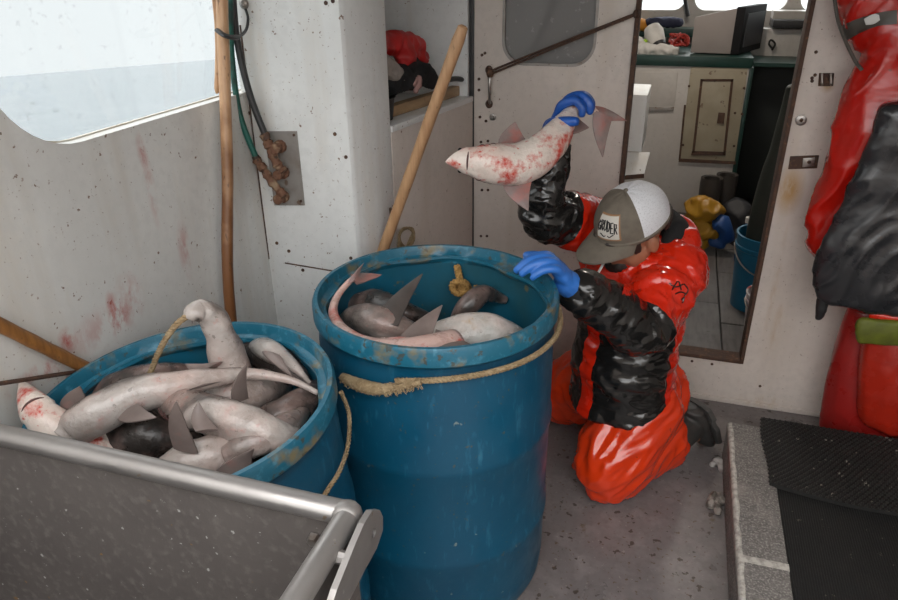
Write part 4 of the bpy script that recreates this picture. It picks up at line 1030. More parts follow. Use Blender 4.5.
# badge: pale patch with a brown border and the word as strokes
def badge(u, v, off): return cap_pt(rad(22)+u*.36, rad(29)+v*.33, 1.0+off)
def plate(u0, v0, u1, v1, o0, nu=10, nv=6):
    g = MB(); G = [[badge(u0+(u1-u0)*j/nu, v0+(v1-v0)*i/nv, o0) for j in range(nu+1)] for i in range(nv+1)]; g.grid(G, -HF*.003); return g
patch_m = Mat('cream_badge_cloth', (.55, .52, .47), .8); patch_b = Mat('brown_badge_border', (.30, .17, .09), .8)
build('badge_border', plate(-1.06, -1.12, 1.06, 1.12, .030), patch_b, capo); bo = build('badge', plate(-.97, -.97, .97, .97, .040), patch_m, capo)
ink = Mat('black_badge_print', (.02, .02, .02), .7)
# hand-lettered word: G R U D E R, one stroke set per letter, with a small scroll beneath
LET = {'G': [[(1, .8), (.5, 1), (0, .6), (0, .3), (.5, 0), (1, .2), (1, .5), (.6, .5)]], 'R': [[(0, 0), (0, 1), (.8, .95), (.9, .6), (0, .5)], [(.4, .5), (1, 0)]], 'U': [[(0, 1), (0, .2), (.5, 0), (1, .2), (1, 1)]],
       'N': [[(0, 0), (0, 1), (1, 0), (1, 1)]], 'D': [[(0, 0), (0, 1), (.7, .9), (1, .5), (.7, .1), (0, 0)]], 'E': [[(1, 1), (0, 1), (0, 0), (1, 0)], [(0, .5), (.8, .5)]]}
for i, ch in enumerate('GRUDER'):
    for st in LET[ch]:
        u0 = -.88+i*.31
        P = [badge(u0+(x*.22), -.35+y*.85+.12*math.sin(i*.9), .056) for x, y in st]
        b = MB(); b.tube(P, .0017, 5); build('letter', b, ink, capo)
for sx in (-1, 1):
    b = MB(); b.tube([badge(sx*(.1+.5*t), -.66-.10*math.sin(t*5), .056) for t in [k/8 for k in range(9)]], .0013, 5); build('scroll_print', b, ink, capo)
# hair at the nape and sideburn, eyebrow, eye, cigarette
hr = MB()
for i in range(26):
    az = rad(128+104*i/25); p = cap_pt(az, 0)-HU*.008; hr.tube([p, p-HU*.022-(p-HC).normalized()*.006, p-HU*.040-(p-HC).normalized()*.014], [.010, .009, .003], 6)
for s in (1, -1):
    for k in range(4): p = hd(.022+.006*k, s*.076, .018); hr.tube([p, p-HU*.025, p-HU*.042], [.006, .005, .002], 6)
link('hair', voxel('hair', hr, .004, 2), hair, man)
for s in (-1, 1):
    b = MB(); b.ball(hd(.078, s*.031, .004), (.011, .013, .010), 10, 8, HM); build('eye', b, white_cl, man); b = MB(); b.ball(hd(.086, s*.031, .003), (.005, .006, .006), 8, 6, HM); build('pupil', b, eye_m, man)
    b = MB(); b.tube([hd(.092, s*.014, .022), hd(.093, s*.030, .027), hd(.080, s*.048, .022)], [.004, .005, .003], 6); build('eyebrow', b, hair, man)
bd = MB(); bd.ball(hd(.048, 0, -.082), (.050, .050, .036), 16, 10, HM); m_ = voxel('beard', bd, .005, 1); crease(m_, .004, 60); link('beard', m_, hair, man)
cg = MB(); cg.tube([pY(606, 259, 1.86), pY(597, 275, 1.84)], .0036, 10); o = build('cigarette', cg, white_cl); tag(o, 'white cigarette hanging below the cap brim', 'cigarette')
# ------------------------------------------------------------------ fittings on the bulkhead
def bk_(x, y, off=0.0): return pY(x, y, YB-off)
hdl = empty('pull_handle', bk_(490, 86)); tag(hdl, 'upright rusty steel pull handle on the bulkhead door', 'handle')
b = MB(); b.tube(spline([bk_(490, 72, .006), bk_(490, 76, .028), bk_(489.5, 88, .034), bk_(489.5, 100, .026), bk_(490, 103, .006)], 22), .0055, 10); build('grip', b, steel, hdl)
for y in (70, 104):
    b = MB(); b.ball(bk_(489, y, .003), (.014, .006, .016), 12, 8); build('rosette', b, rust, hdl)
st = empty('door_stay', bk_(491, 72)); tag(st, 'thin double rusty rod slanting up across the bulkhead door', 'rod')
for dy in (0, 3.2):
    b = MB(); b.tube([bk_(493, 70+dy, .03), bk_(565, 41+dy*.8, .03), bk_(637, 13+dy*.4, .03)], .0038, 8); build('rod', b, rust, st)
b = MB(); b.ball(bk_(490, 73, .028), (.014, .013, .018), 10, 8); build('clamp', b, rust, st)
b = MB(); b.ball(bk_(636, 14, .026), (.010, .016, .014), 10, 8); build('clamp', b, rust, st)
b = MB(); c = bk_(493, 117); b.tube([c, c+V((0, -.004, 0)), c+V((0, -.005, 0)), c+V((0, -.012, 0))], [.013, .013, .007, .006], 12); o = build('latch_rosette', b, steel); tag(o, 'small round steel latch plate below the door handle', 'latch')
def screws(lst, label, r=.0055):
    for (x, y) in lst:
        b = MB(); screw(b, bk_(x, y), (0, -1, 0), r, .004); build('screw', b, rust, wbk)
screws([(479, 79), (479, 90), (482, 55), (485, 53), (480, 117), (486, 121), (481, 142), (488, 141), (482, 190), (488, 190), (481, 236), (487, 236), (692, 361), (712, 364), (760, 386), (762, 405), (816, 52), (812, 78), (815, 75), (812, 81)], '')
lp = empty('latch_catch', bk_(826, 80)); tag(lp, 'small rusty double-prong latch catch beside the hanging jacket', 'latch')
b = MB(); b.prism([bk_(819, 73), bk_(834, 73), bk_(833, 86), bk_(818, 86)], (0, -.004, 0)); build('back_plate', b, rust, lp)
for x in (822, 831):
    b = MB(); b.tube([bk_(x, 74, .0), bk_(x, 75, .016), bk_(x, 83, .016), bk_(x, 85, .0)], .004, 8); build('prong', b, steel, lp)
lp = empty('hinge_plate', bk_(802, 162)); tag(lp, 'dark rusty hinge plate on the bulkhead beside the doorway', 'latch')
b = MB(); b.prism([bk_(790, 156), bk_(819, 155), bk_(817, 168), bk_(788, 169)], (0, -.006, 0)); build('back_plate', b, rust, lp, bevel=.002)
b = MB(); b.prism([bk_(803, 158, .006), bk_(815, 157, .006), bk_(814, 166, .006), bk_(802, 167, .006)], (0, -.006, 0)); build('strike', b, steel, lp, bevel=.002)
b = MB(); screw(b, bk_(809, 162, .012), (0, -1, 0), .006); build('bolt', b, rust, lp)
b = MB(); c = bk_(801, 120); b.tube([c, c+V((0, -.006, 0)), c+V((0, -.008, 0))], [.017, .017, .012], 16); o = build('button_plate', b, steel); tag(o, 'round steel fitting on the bulkhead above the hinge plate', 'fitting')
b = MB(); b.tube([c+V((0, -.008, 0)), c+V((0, -.014, .004))], [.006, .005], 8); build('stud', b, rust, o)

# ------------------------------------------------------------------ things in the side locker
def lkp(x, y, dx=.0): 
    p = on_side(x, y)-nrm*dx; return p
def drape(name, outline_rows, thick, mat, label, cat, amp=.01, freq=14, group=None, parent=None):
    """rows of (left point, right point) from top to bottom -> soft folded sheet"""
    nj = 22; rows = spline([(*a, *b) for a, b in outline_rows], 26); G = []
    for i, r in enumerate(rows):
        a, b_ = V(r[:3]), V(r[3:]); row = []
        for j in range(nj):
            p = a.lerp(b_, j/(nj-1)); p = p+V((0, -1, .15)).normalized()*(amp*(noise.noise(V((p.x, p.y, p.z*.5))*freq)+.5*noise.noise(p*freq*2.1))); row.append(p)
        G.append(row)
    g = MB(); g.grid(G, thick); o = build(name, g, mat, parent, sharp=60)
    if label: tag(o, label, cat, group)
    return o
def bundle(name, pts, mat, label, cat, amp=.012, freq=18, vox=.007, flat=1.0, sq=None, n=14, seed=(0, 0, 0), parent=None):
    g = MB()
    for ch_ in pts: chain(g, ch_, n, flat)
    m_ = voxel(name, g, vox, 3); crease(m_, amp, freq, seed); o = link(name, m_, mat, parent)
    if label: tag(o, label, cat)
    return o
def lks(x, y, back): return on_side(x, y)-nrm*back
zt = zs
def on_shelf(x, y, h=.0): return pZ(x, y, zs+h)
bd = MB(); pA, pB = on_shelf(394, 113, .014), on_shelf(460, 92, .014)
sd_ = (pB-pA).normalized(); nn_ = V((-sd_.y, sd_.x, 0))
Mx = Matrix.Translation(pA) @ Matrix((sd_, nn_, Z)).transposed().to_4x4()
bd.box((-.01, .0, -.013), ((pB-pA).length, .035, .022), Mx); o = build('wooden_board', bd, wood_board, bevel=.005); tag(o, 'worn wooden board along the front of the locker shelf', 'board')
red_cloth = Mat('red_rag', (0.48, .016, .016), .5); red_cloth.mottle(12, (.28, .010, .010), k=.8).bump(30, .4, .006)
gry_cloth = Mat('grey_work_glove', (.33, .29, .26), .85); gry_cloth.mottle(20, (.22, .19, .17), k=.8).bump(80, .5, .003)
bundle('red_jacket_bundle', [[(lks(388, 44, .10), .02), (lks(400, 43, .10), .030), (lks(420, 44, .10), .030), (lks(440, 46, .10), .026), (lks(448, 58, .10), .020)], [(lks(425, 48, .09), .03), (lks(428, 60, .085), .03), (lks(424, 68, .08), .018)], [(lks(436, 50, .10), .02), (lks(446, 62, .09), .014)]], red_cloth, 'crumpled red oilskin on top of the locker shelf pile', 'clothing', .012, 20)
g_ = bundle('work_glove', [[(lks(388, 58, .05), .024), (lks(396, 64, .045), .026), (lks(408, 74, .04), .022)]]+[[(lks(390+4*k, 66+3*k, .045), .010), (lks(396+4*k, 74+2*k, .035), .0095), (lks(404+3.5*k, 81-k, .03), .008)] for k in range(3)], gry_cloth, 'grey work glove on the left of the locker shelf pile', 'glove', .004, 40, .005)
bundle('black_cloth_bundle', [[(lks(402, 84, .06), .034), (lks(420, 80, .06), .04), (lks(438, 74, .07), .035), (lks(448, 82, .06), .022)], [(lks(432, 66, .09), .03), (lks(440, 78, .08), .03)]], black_cloth, 'black clothes heaped under the red oilskin on the locker shelf', 'clothing', .010, 22)
bk2 = MB(); c0 = lks(400, 97, .09); bk2.lathe([(.002, -.01), (.052, -.01), (.060, .055), (.064, .058), (.060, .060), (.055, .055), (.048, 0), (.002, 0)], 28, (c0.x, c0.y, zs+.012)); o = build('black_pot', bk2, black_rub); tag(o, 'black round tub behind the board on the locker shelf', 'tub')
b = MB(); b.tube(spline([lks(446, 84, .02), lks(452, 80, .015), lks(460, 79, .012), lks(466, 80, .012)], 14), [.012, .011, .010, .010, .009, .009, .009, .009, .009, .009, .009, .009, .008, .005], 12); o = build('knife_handle', b, black_rub); tag(o, 'black tool handle sticking out to the right of the locker shelf', 'tool')
bundle('pink_rag', [[(lks(418, 84, .02), .010), (lks(424, 80, .02), .014), (lks(420, 92, .015), .008)]], Mat('pale_pink_rag', (.38, .22, .20), .7), 'small pale pink rag above the board on the locker shelf', 'rag', .004, 40, .004)

# ------------------------------------------------------------------ curb block and black rubber mats at the right
conc = Mat('speckled_fibreglass_block', (.17, .16, .15), .85)
conc.mottle(70, (.12, .11, .105), .42, .6, .8).mottle(160, (.40, .38, .35), .5, .62, .6).mottle(7, (.33, .31, .28), .52, .7, .6).bump(120, .8, .004)
CZ = .15; cb = MB(); cb.box((.2985, .4, 0), (.428, 2.185, CZ))
curb = build('curb_beam', cb, conc, bevel=.010); tag(curb, 'pale speckled low beam bordering the black mats on the deck', 'beam')
cw_ = Mat('chipped_white_paint', (.50, .48, .44), .7); cw_.mottle(60, (.24, .22, .20), .42, .62, .8)
e_ = MB(); R = []
for i in range(80):
    y = .42+i*(1.76/79); w_ = .010+.006*noise.noise(V((y*14, 0, 0))); R.append([V((.2975, y, CZ-.03-.01*noise.noise(V((y*9, 3, 0))))), V((.2975, y, CZ-.006)), V((.303, y, CZ+.0008)), V((.303+w_, y, CZ+.0008)), V((.303+w_, y, CZ-.003)), V((.300, y, CZ-.03))])
e_.rings(R); build('paint_edge', e_, cw_, curb, sharp=0)
yj = pZ(775, 565, CZ).y
b = MB(); b.box((.308, yj-.012, CZ-.004), (.427, yj+.012, CZ+.0012)); build('mortar_joint', b, cw_, curb)
b = MB(); yj2 = pZ(750, 500, CZ).y
# near ribbed mat
mz = .140
nm = empty('ribbed_mat', (.9, 1.3, mz)); tag(nm, 'black ribbed rubber mat on the deck in the front right corner', 'mat')
g = MB(); g.box((.430, .4, 0.0), (1.42, 2.05, mz)); build('mat_base', g, mat_rub, nm, smooth=False)
g = MB()
for i in range(150):
    x = .434+i*.0066; G = []
    g.box((x, .4, mz-.001), (x+.0036, 2.04, mz+.0028))
o = build('ribs', g, mat_rub, nm, smooth=False); o['kind'] = 'stuff'
# far studded mat lying over it, with a wavy front edge
def matz(x, y): return .152+.004*noise.noise(V((x*3, y*4, 0)))+.010*max(0, 1-(y-1.85)*6)*.3
def edge_y(x): return pZ(830, 495, .15).y+.03*math.sin(x*6+1)-.05*(x-.45)
fmm = empty('studded_mat', (.9, 2.2, .15)); tag(fmm, 'black studded rubber mat overlapping the ribbed mat below the hanging gear', 'mat')
nx, ny = 46, 26; x0_, x1_ = .405, 1.43
def mat_pt(i, j):
    u = i/(nx-1); v = j/(ny-1); x = x0_+(x1_-x0_)*u+.004*math.sin(v*7)*(1-u); ya = edge_y(x); yb = pZ(758, 417, .155).y+(pZ(898, 440, .155).y-pZ(758, 417, .155).y)*min(1, u*1.6); y = ya+(yb-ya)*v
    return V((x, y, matz(x, y)+.004))
G = [[mat_pt(i, j) for i in range(nx)] for j in range(ny)]
g = MB(); g.grid(G, (0, 0, -.012)); build('mat_sheet', g, mat_rub, fmm, sharp=60)
stud = Mat('mat_stud_rubber', (.014, .013, .012), .55); stud.specks(30, (.28, .25, .21), .66, .05, .9)  # pale specks paint random highlights on the studs
g = MB()
for j in range(34):
    for i in range(60):
        u = (i+.5*(j % 2))/60; v = (j+.5)/34; p = mat_pt(u*(nx-1), v*(ny-1)); g.tube([p-V((0, 0, .001)), p+V((0, 0, .0035)), p+V((0, 0, .0045))], [.0052, .0042, .0022], 6)
o = build('studs', g, stud, fmm); o['kind'] = 'stuff'
b = MB(); b.box((.44, 2.05, 0), (1.42, 2.16, .138)); o = build('mat_support', b, mat_rub, fmm, smooth=False)
pt_ = Mat('torn_wrapper', (.30, .27, .24), .4); pt_.mottle(40, (.08, .07, .06), .45, .6, .9)
b = bundle('plastic_wrapper', [[(pZ(711, 505, .012), .012), (pZ(716, 496, .02), .014), (pZ(722, 502, .014), .010)], [(pZ(716, 496, .02), .012), (pZ(718, 512, .012), .008)]], pt_, 'crumpled scrap of wrapper on the deck beside the pale beam', 'litter', .006, 60, .0035)
pt2 = Mat('white_tissue_scrap', (.42, .40, .38), .8)
bundle('paper_scrap', [[(pZ(712, 464, .008), .009), (pZ(719, 461, .01), .011), (pZ(722, 470, .008), .007)]], pt2, 'pale scrap of paper on the deck beside the pale beam', 'litter', .005, 60, .0035)

# ------------------------------------------------------------------ hanging foul-weather gear at the right
def gear(name, rows, mat, label, cat, amp, freq, vox=.009, axis=Z, squash=.25, parent=None, amp2=None, seed=(0, 0, 0)):
    """rows: (px left, px right, py left, py right, centre Y, half depth): a hanging garment with real thickness"""
    S = spline(rows, 5*len(rows)); g = MB(); R = []
    for (xl, xr, yl, yr, Yc, hd_) in S:
        a, b_ = pY(xl, yl, Yc), pY(xr, yr, Yc); ring = []
        c = (a+b_)/2; h = (b_-a)/2
        for k in range(24):
            t = 2*math.pi*k/24; ring.append(c+h*math.cos(t)+V((0, hd_*math.sin(t), 0)))
        R.append(ring)
    g.rings(R); m_ = voxel(name, g, vox, 4); crease(m_, amp, freq, seed, axis, squash)
    if amp2: crease(m_, amp2, freq*2.3, seed, axis, squash*1.5)
    o = link(name, m_, mat, parent)
    if label: tag(o, label, cat)
    return o
YG = YB-.10
rj = gear('hanging_jacket', [(842, 930, -30, -25, YG, .06), (838, 935, 0, 5, YG, .075), (846, 940, 30, 35, YG, .08), (868, 950, 52, 60, YG, .08), (848, 960, 95, 105, YG-.02, .075), (826, 960, 160, 170, YG-.03, .07), (814, 900, 205, 235, YG-.03, .06), (808, 850, 248, 262, YG-.03, .045)], red_pvc2, 'red oilskin jacket hanging on the bulkhead at the right edge', 'jacket', .020, 8, vox=.007, squash=.28, axis=V((.45, 0, .9)).normalized(), amp2=.008)
def surf(x, y):
    dg = bpy.context.evaluated_depsgraph_get(); d = ray(x, y).normalized(); ok, p, nn, _, ob, _ = SC.ray_cast(dg, CC+d*.6, d)
    return (p, nn) if ok else (pY(x, y, YG-.08), V((0, -1, 0)))
bpy.context.view_layer.update()
tape_m = Mat('grey_reflective_tape', (.075, .068, .058), .45); refl_m = Mat('white_reflective_patch', (.66, .66, .64), .4)
def strip(name, top, bot, mat, parent, off=.006, n=16):
    G = []
    for i in range(n):
        t = i/(n-1); a = spline(top, n)[i]; b_ = spline(bot, n)[i]; row = []
        for j in range(5):
            x = a[0]+(b_[0]-a[0])*j/4; y = a[1]+(b_[1]-a[1])*j/4; p, nn = surf(x, y); row.append(p+(CC-p).normalized()*off)
        G.append(row)
    g = MB(); g.grid(G, V((0, .004, 0))); return build(name, g, mat, parent, sharp=60)
strip('hood_strap', [(838, 28), (855, 20), (878, 13), (897, 10)], [(846, 41), (860, 33), (878, 26), (897, 24)], tape_m, rj)
strip('reflective_patch', [(864, 19), (874, 14), (879, 15)], [(866, 25), (874, 24), (880, 20)], refl_m, rj, .011, 8)
cd_ = MB(); P = []
for q in spline([(834, -6), (838, 20), (846, 42), (856, 62), (862, 70)], 24): P.append(pY(q[0], q[1], YG-.075))
cd_.tube(P, .005, 8); build('drawcord', cd_, tape_m, rj)
b = MB(); b.box((.0, 0, 0), (.03, .06, .02), Matrix.Translation(pY(868, 6, YB-.06))); 
b = MB(); c = pY(880, -40, YB); b.tube([c, c+V((0, -.05, 0)), c+V((0, -.085, .02)), c+V((0, -.09, .05))], .006, 8); o = build('coat_hook', b, steel); tag(o, 'steel coat hook carrying the red jacket on the bulkhead', 'hook')
ap = gear('hanging_apron', [(884, 960, 110, 90, YG-.13, .030), (868, 965, 150, 130, YG-.135, .034), (845, 968, 195, 185, YG-.14, .036), (826, 970, 240, 240, YG-.145, .038), (817, 970, 275, 300, YG-.145, .038), (818, 970, 296, 322, YG-.145, .034)], char_pvc, 'charcoal black oilskin hanging in front of the red jacket', 'apron', .014, 7, vox=.007, squash=.35, axis=V((.5, 0, .85)).normalized(), amp2=.008, seed=(4, 1, 2))
bundle('apron_buckle', [[(pY(824, 296, YG-.14), .016), (pY(821, 308, YG-.14), .017), (pY(819, 318, YG-.14), .010)]], black_rub, None, None, .003, 30, .004, parent=ap)
red_dim = pvc('worn_red_trousers', (.30, .014, .012), (.20, .012, .010), .35)
tw = gear('hanging_trousers', [(848, 960, 305, 315, YG-.03, .06), (836, 960, 335, 345, YG-.03, .08), (828, 960, 370, 385, YG-.03, .09), (825, 960, 410, 425, YG-.03, .09), (825, 960, 425, 446, YG-.03, .08)], red_dim, 'worn red oilskin trousers hanging low on the bulkhead behind the mat', 'trousers', .022, 7, squash=.15, axis=Z, amp2=.006, seed=(7, 3, 2))
tw2 = gear('hanging_bib', [(868, 960, 322, 330, YG-.12, .035), (866, 960, 345, 352, YG-.12, .05), (862, 960, 375, 385, YG-.12, .062), (860, 960, 405, 420, YG-.12, .065), (862, 960, 418, 440, YG-.12, .055)], pvc('scuffed_orange_red_oilskin', (.40, .020, .008), (.26, .014, .008), .28), 'brighter orange-red oilskin leg below the charcoal apron', 'trousers', .016, 8, squash=.15, axis=Z, amp2=.006, seed=(1, 9, 2))
yg = Mat('yellow_green_band', (.13, .15, .012), .6); yg.mottle(20, (.06, .07, .01), k=.8).bump(60, .3, .004)
gear('hi_vis_band', [(858, 960, 318, 326, YG-.175, .016), (856, 960, 330, 336, YG-.18, .018), (858, 960, 342, 350, YG-.18, .014)], yg, 'yellow-green band showing below the charcoal apron', 'clothing', .008, 12, vox=.006)
gear('red_hem', [(868, 960, 312, 322, YG-.165, .012), (868, 960, 319, 330, YG-.165, .012)], red_pvc, 'strip of bright red oilskin above the yellow-green band', 'clothing', .004, 12, vox=.005)

# ------------------------------------------------------------------ galley furniture and clutter
YK = 4.3
grn = Mat('dark_green_counter', (.010, .042, .034), .35); grn.mottle(14, (.006, .025, .02), k=.8)
crm = Mat('cream_hatch_paint', (.34, .30, .22), .45); crm.mottle(8, (.25, .21, .14), k=.7).specks(30, (.10, .05, .03), .66, .04, .7)
kc_ = empty('galley_cabinet', (-.2, YK, GZ)); tag(kc_, 'white galley cabinet with a cream hatch door under a green counter', 'cabinet')
xe = pY(741, 120, YK).x; zc_ = pY(690, 66, YK).z
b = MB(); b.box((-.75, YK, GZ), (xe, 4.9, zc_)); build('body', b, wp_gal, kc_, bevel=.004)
b = MB(); b.box((-.75, YK-.012, zc_-.002), (xe+.012, 4.9, pY(690, 56, YK).z)); build('counter', b, grn, kc_, bevel=.004)
b = MB(); b.box((xe-.001, YK-.006, GZ), (xe+.022, 4.9, zc_)); build('corner_trim', b, grn, kc_, bevel=.003)
def qz(px, off, th, nm, mt, parent, bev=.003):
    g = MB(); g.prism([pY(x, y, YK-off) for x, y in px], (0, th, 0)); return build(nm, g, mt, parent, bevel=bev)
hf = qz([(691, 67), (751-3, 68), (735, 163), (679, 161)], .006, .006, 'hatch_frame', crm, kc_)
hdr = qz([(702, 79), (732.5, 79), (724, 155), (692, 153)], .012, .007, 'hatch_door', crm, kc_)
for px in ([(701, 79), (733, 79), (733, 81.5), (701, 81.5)], [(692, 151), (725, 152), (725, 155.5), (691, 155)], [(700.5, 79), (703, 79), (694.5, 153), (692, 153)], [(731, 79), (733.5, 79), (725.5, 155), (723, 155)], [(679, 158.5), (736, 161.5), (735.5, 164.5), (678.5, 162)], [(684, 105), (686, 105), (680.5, 160), (678.5, 160)]):
    qz(px, .0145, .003, 'worn_edge', rust, hdr, .0)
b = MB(); c = pY(721, 118, YK-.014); b.box((-.018, -.008, -.03), (.018, .006, .03), Matrix.Translation(c)); build('hatch_latch', b, rust, hdr, bevel=.003)
for (x, y) in ((711, 87), (724, 86), (689, 86), (744, 88), (683, 145), (734, 146), (742, 114), (735, 113)):
    b = MB(); screw(b, pY(x, y, YK-.008), (0, -1, 0), .007); build('screw', b, rust, kc_)
db_ = qz([(634, 72), (678, 72), (674, 110), (634, 110)], .007, .008, 'drawer_front', wp_gal, kc_, .006)
qz([(648, 107), (674, 107), (673.5, 111), (648, 111)], .011, .006, 'drawer_pull', plate_m, db_, .002)
# ledge behind the counter
b = MB(); zl = pY(690, 28, 4.86).z; b.box((-.9, 4.80, zl-.05), (1.2, 4.94, zl)); o = build('window_ledge', b, grn, bevel=.004); tag(o, 'dark green ledge under the windshield behind the counter', 'shelf')
# television on the counter
tv = empty('television', pY(720, 53, 4.55)); tag(tv, 'boxy grey television with a dark screen on the green counter', 'television')
plast = Mat('grey_plastic', (.30, .265, .25), .5); plast.mottle(6, (.24, .21, .2), k=.6)
dkp = Mat('dark_screen_frame', (.010, .0095, .011), .7, spec=.2); scr = Mat('dark_glass_screen', (.008, .008, .012), .45)
zt0 = pY(720, 56, YK).z+.002; zt1 = zt0+.285
TV = [(690, 4.42), (735, 4.40), (757, 4.60), (715, 4.75)]
pl_ = [pY(690, 54, 4.36), pY(731, 54, 4.34)]
A_, B_ = V((pl_[0].x, 4.40, 0)), V((pl_[1].x, 4.38, 0)); dirx = (B_-A_).normalized(); per = V((-dirx.y, dirx.x, 0))
ex = V((.93, .36, 0)).normalized(); side2 = V((.38, .92, 0)).normalized()
C_ = B_+side2*.34; D_ = A_+side2*.30
def quadprism(pts, z0, z1):
    g = MB(); g.prism([V((p.x, p.y, z0)) for p in pts], (0, 0, z1-z0)); return g
hh = [pY(690, 17, 4.40).z, pY(733, 8, 4.38).z]
g = MB(); g.add([V((A_.x, A_.y, zt0)), V((B_.x, B_.y, zt0)), V((C_.x, C_.y, zt0)), V((D_.x, D_.y, zt0)), V((A_.x, A_.y, hh[0])), V((B_.x, B_.y, hh[1])), V((C_.x, C_.y, hh[1])), V((D_.x, D_.y, hh[0]))], [(0, 3, 2, 1), (4, 5, 6, 7), (0, 1, 5, 4), (1, 2, 6, 5), (2, 3, 7, 6), (3, 0, 4, 7)])
build('case', g, plast, tv, bevel=.006)
fx = dirx*.045
build('screen_frame', quadprism([B_-side2*.01, B_+fx-side2*.01, C_+fx, C_], zt0, hh[1]+.006), dkp, tv, bevel=.004)
sA, sC = B_+fx+side2*.03, C_+fx-side2*.03; b = MB(); b.prism([V((sA.x, sA.y, zt0+.035)), V((sC.x, sC.y, zt0+.035)), V((sC.x, sC.y, hh[1]-.03)), V((sA.x, sA.y, hh[1]-.03))], dirx*.006); build('screen', b, scr, tv, smooth=False)
# clutter left of the television
def kz(x, y, Y): return pY(x, y, Y)
bundle('white_towel', [[(kz(634, 52, 4.38), .03), (kz(650, 50, 4.36), .035), (kz(668, 51, 4.36), .028), (kz(676, 52, 4.36), .02)], [(kz(634, 40, 4.42), .03), (kz(642, 48, 4.40), .03)]], white_cl, 'crumpled white towel on the green counter', 'towel', .012, 24)
mg = empty('white_jug', kz(656, 46, 4.40)); tag(mg, 'white jug with a lime green band and black mouth on the counter', 'jug')
jc = kz(655, 36, 4.42); ja = V((.45, -.55, -.75)).normalized()
b = MB(); P = [jc-ja*.06, jc-ja*.055, jc-ja*.02, jc+ja*.04, jc+ja*.055]; b.tube(P, [.030, .045, .056, .046, .042], 18); build('body', b, white_cl, mg)
b = MB(); b.tube([jc+ja*.045, jc+ja*.075], [.041, .040], 18); build('mouth', b, black_rub, mg)
b = MB(); b.tube([jc+V((-.045, -.02, -.02)), jc+V((-.06, -.03, -.05)), jc+V((-.05, -.03, -.075))], .012, 10); build('band', b, Mat('lime_band', (.34, .55, .05), .5), mg)
red2 = Mat('red_net_cord', (.35, .03, .02), .6)
g = MB(); random.seed(5)
for k in range(4):
    P = [kz(670+random.uniform(0, 18), 34+random.uniform(0, 12), 4.5+random.uniform(-.05, .05)) for _ in range(7)]; rope(g, P, .008, 20, 5, 120)
o = build('red_cord_pile', g, red2); tag(o, 'tangle of red and brown cord left of the television', 'cord')
bundle('orange_bag', [[(kz(634, 27, 4.80), .03), (kz(641, 25, 4.80), .035), (kz(646, 27, 4.80), .02)]], Mat('orange_bag_cloth', (.55, .22, .02), .6), 'small orange bag on the windshield ledge', 'bag', .008, 24)
bundle('navy_cloth', [[(kz(648, 23, 4.80), .025), (kz(662, 22, 4.82), .03), (kz(680, 23, 4.82), .024)]], Mat('navy_cloth', (.02, .022, .05), .8), 'dark navy cloth on the windshield ledge', 'cloth', .008, 24)
# ledge on the right of the television
zr0 = pY(775, 20, 4.85).z
b = MB(); b.box((xe+.12, 4.72, pY(775, 28, 4.72).z), (1.3, 4.94, pY(775, 20, 4.72).z)); o = build('dash_shelf', b, black_rub, bevel=.003); tag(o, 'black dashboard shelf to the right of the television', 'shelf')
b = MB(); b.box((xe+.12, 4.80, pY(775, 20, 4.72).z), (1.3, 4.945, pY(775, 12, 4.72).z)); build('dash_top', b, wp_gal, o)
b = MB(); b.box((xe+.03, 4.78, pY(775, 58, 4.78).z), (1.3, 4.92, pY(775, 29, 4.78).z)); o = build('grey_partition', b, wp_gal, bevel=.004); tag(o, 'grey panel below the dashboard shelf', 'panel')
g = MB(); g.tube(spline([kz(772, 48, 4.76), kz(769, 44, 4.74), kz(771, 40, 4.74), kz(775, 44, 4.74), kz(772, 50, 4.75)], 20), .006, 6); o = build('cable_loop', g, black_rub); tag(o, 'small loop of cable on the grey panel below the dashboard', 'cable')
dkg = Mat('companionway_shade', (.012, .016, .014), .6)  # near-black colour paints the shade of the unlit passage
b = MB(); b.box((xe+.03, 4.70, GZ), (1.35, 4.74, pY(775, 60, 4.70).z)); o = build('companionway_shade_panel', b, dkg, bevel=.004); tag(o, 'near-black panel painted as the unlit passage right of the cabinet', 'panel')
b = MB(); b.box((xe+.03, 4.45, pY(775, 62, 4.5).z-.02), (1.35, 4.78, pY(775, 62, 4.5).z)); build('ledge', b, grn, o)
# white locker on the left side of the doorway
wl_ = empty('white_locker', (-.3, 3.1, GZ)); tag(wl_, 'white locker with a flap shelf just inside the doorway', 'cabinet')
YW = 3.0
px_ = [pY(600, 95, YW), pY(646, 95, YW)]
b = MB(); b.box((-.9, YW, pY(640, 152, YW).z), (pY(645, 120, YW).x, YW+.28, pY(640, 95, YW).z)); build('body', b, wp_col, wl_, bevel=.004)
b = MB(); b.prism([pY(600, 152, YW-.02), pY(650, 152, YW-.02), pY(644, 174, YW-.10), pY(600, 178, YW-.10)], (0, 0, -.012)); build('flap', b, wp_col, wl_, bevel=.002)
b = MB(); b.prism([pY(600, 178, YW-.105), pY(644, 174, YW-.105), pY(644, 178, YW-.105), pY(600, 182, YW-.105)], (0, .008, 0)); build('flap_edge', b, rust, wl_)
b = MB(); b.box((-.9, YW+.02, GZ), (pY(632, 170, YW).x-.05, YW+.28, pY(640, 152, YW).z)); build('base', b, wp_gal, wl_, bevel=.003)
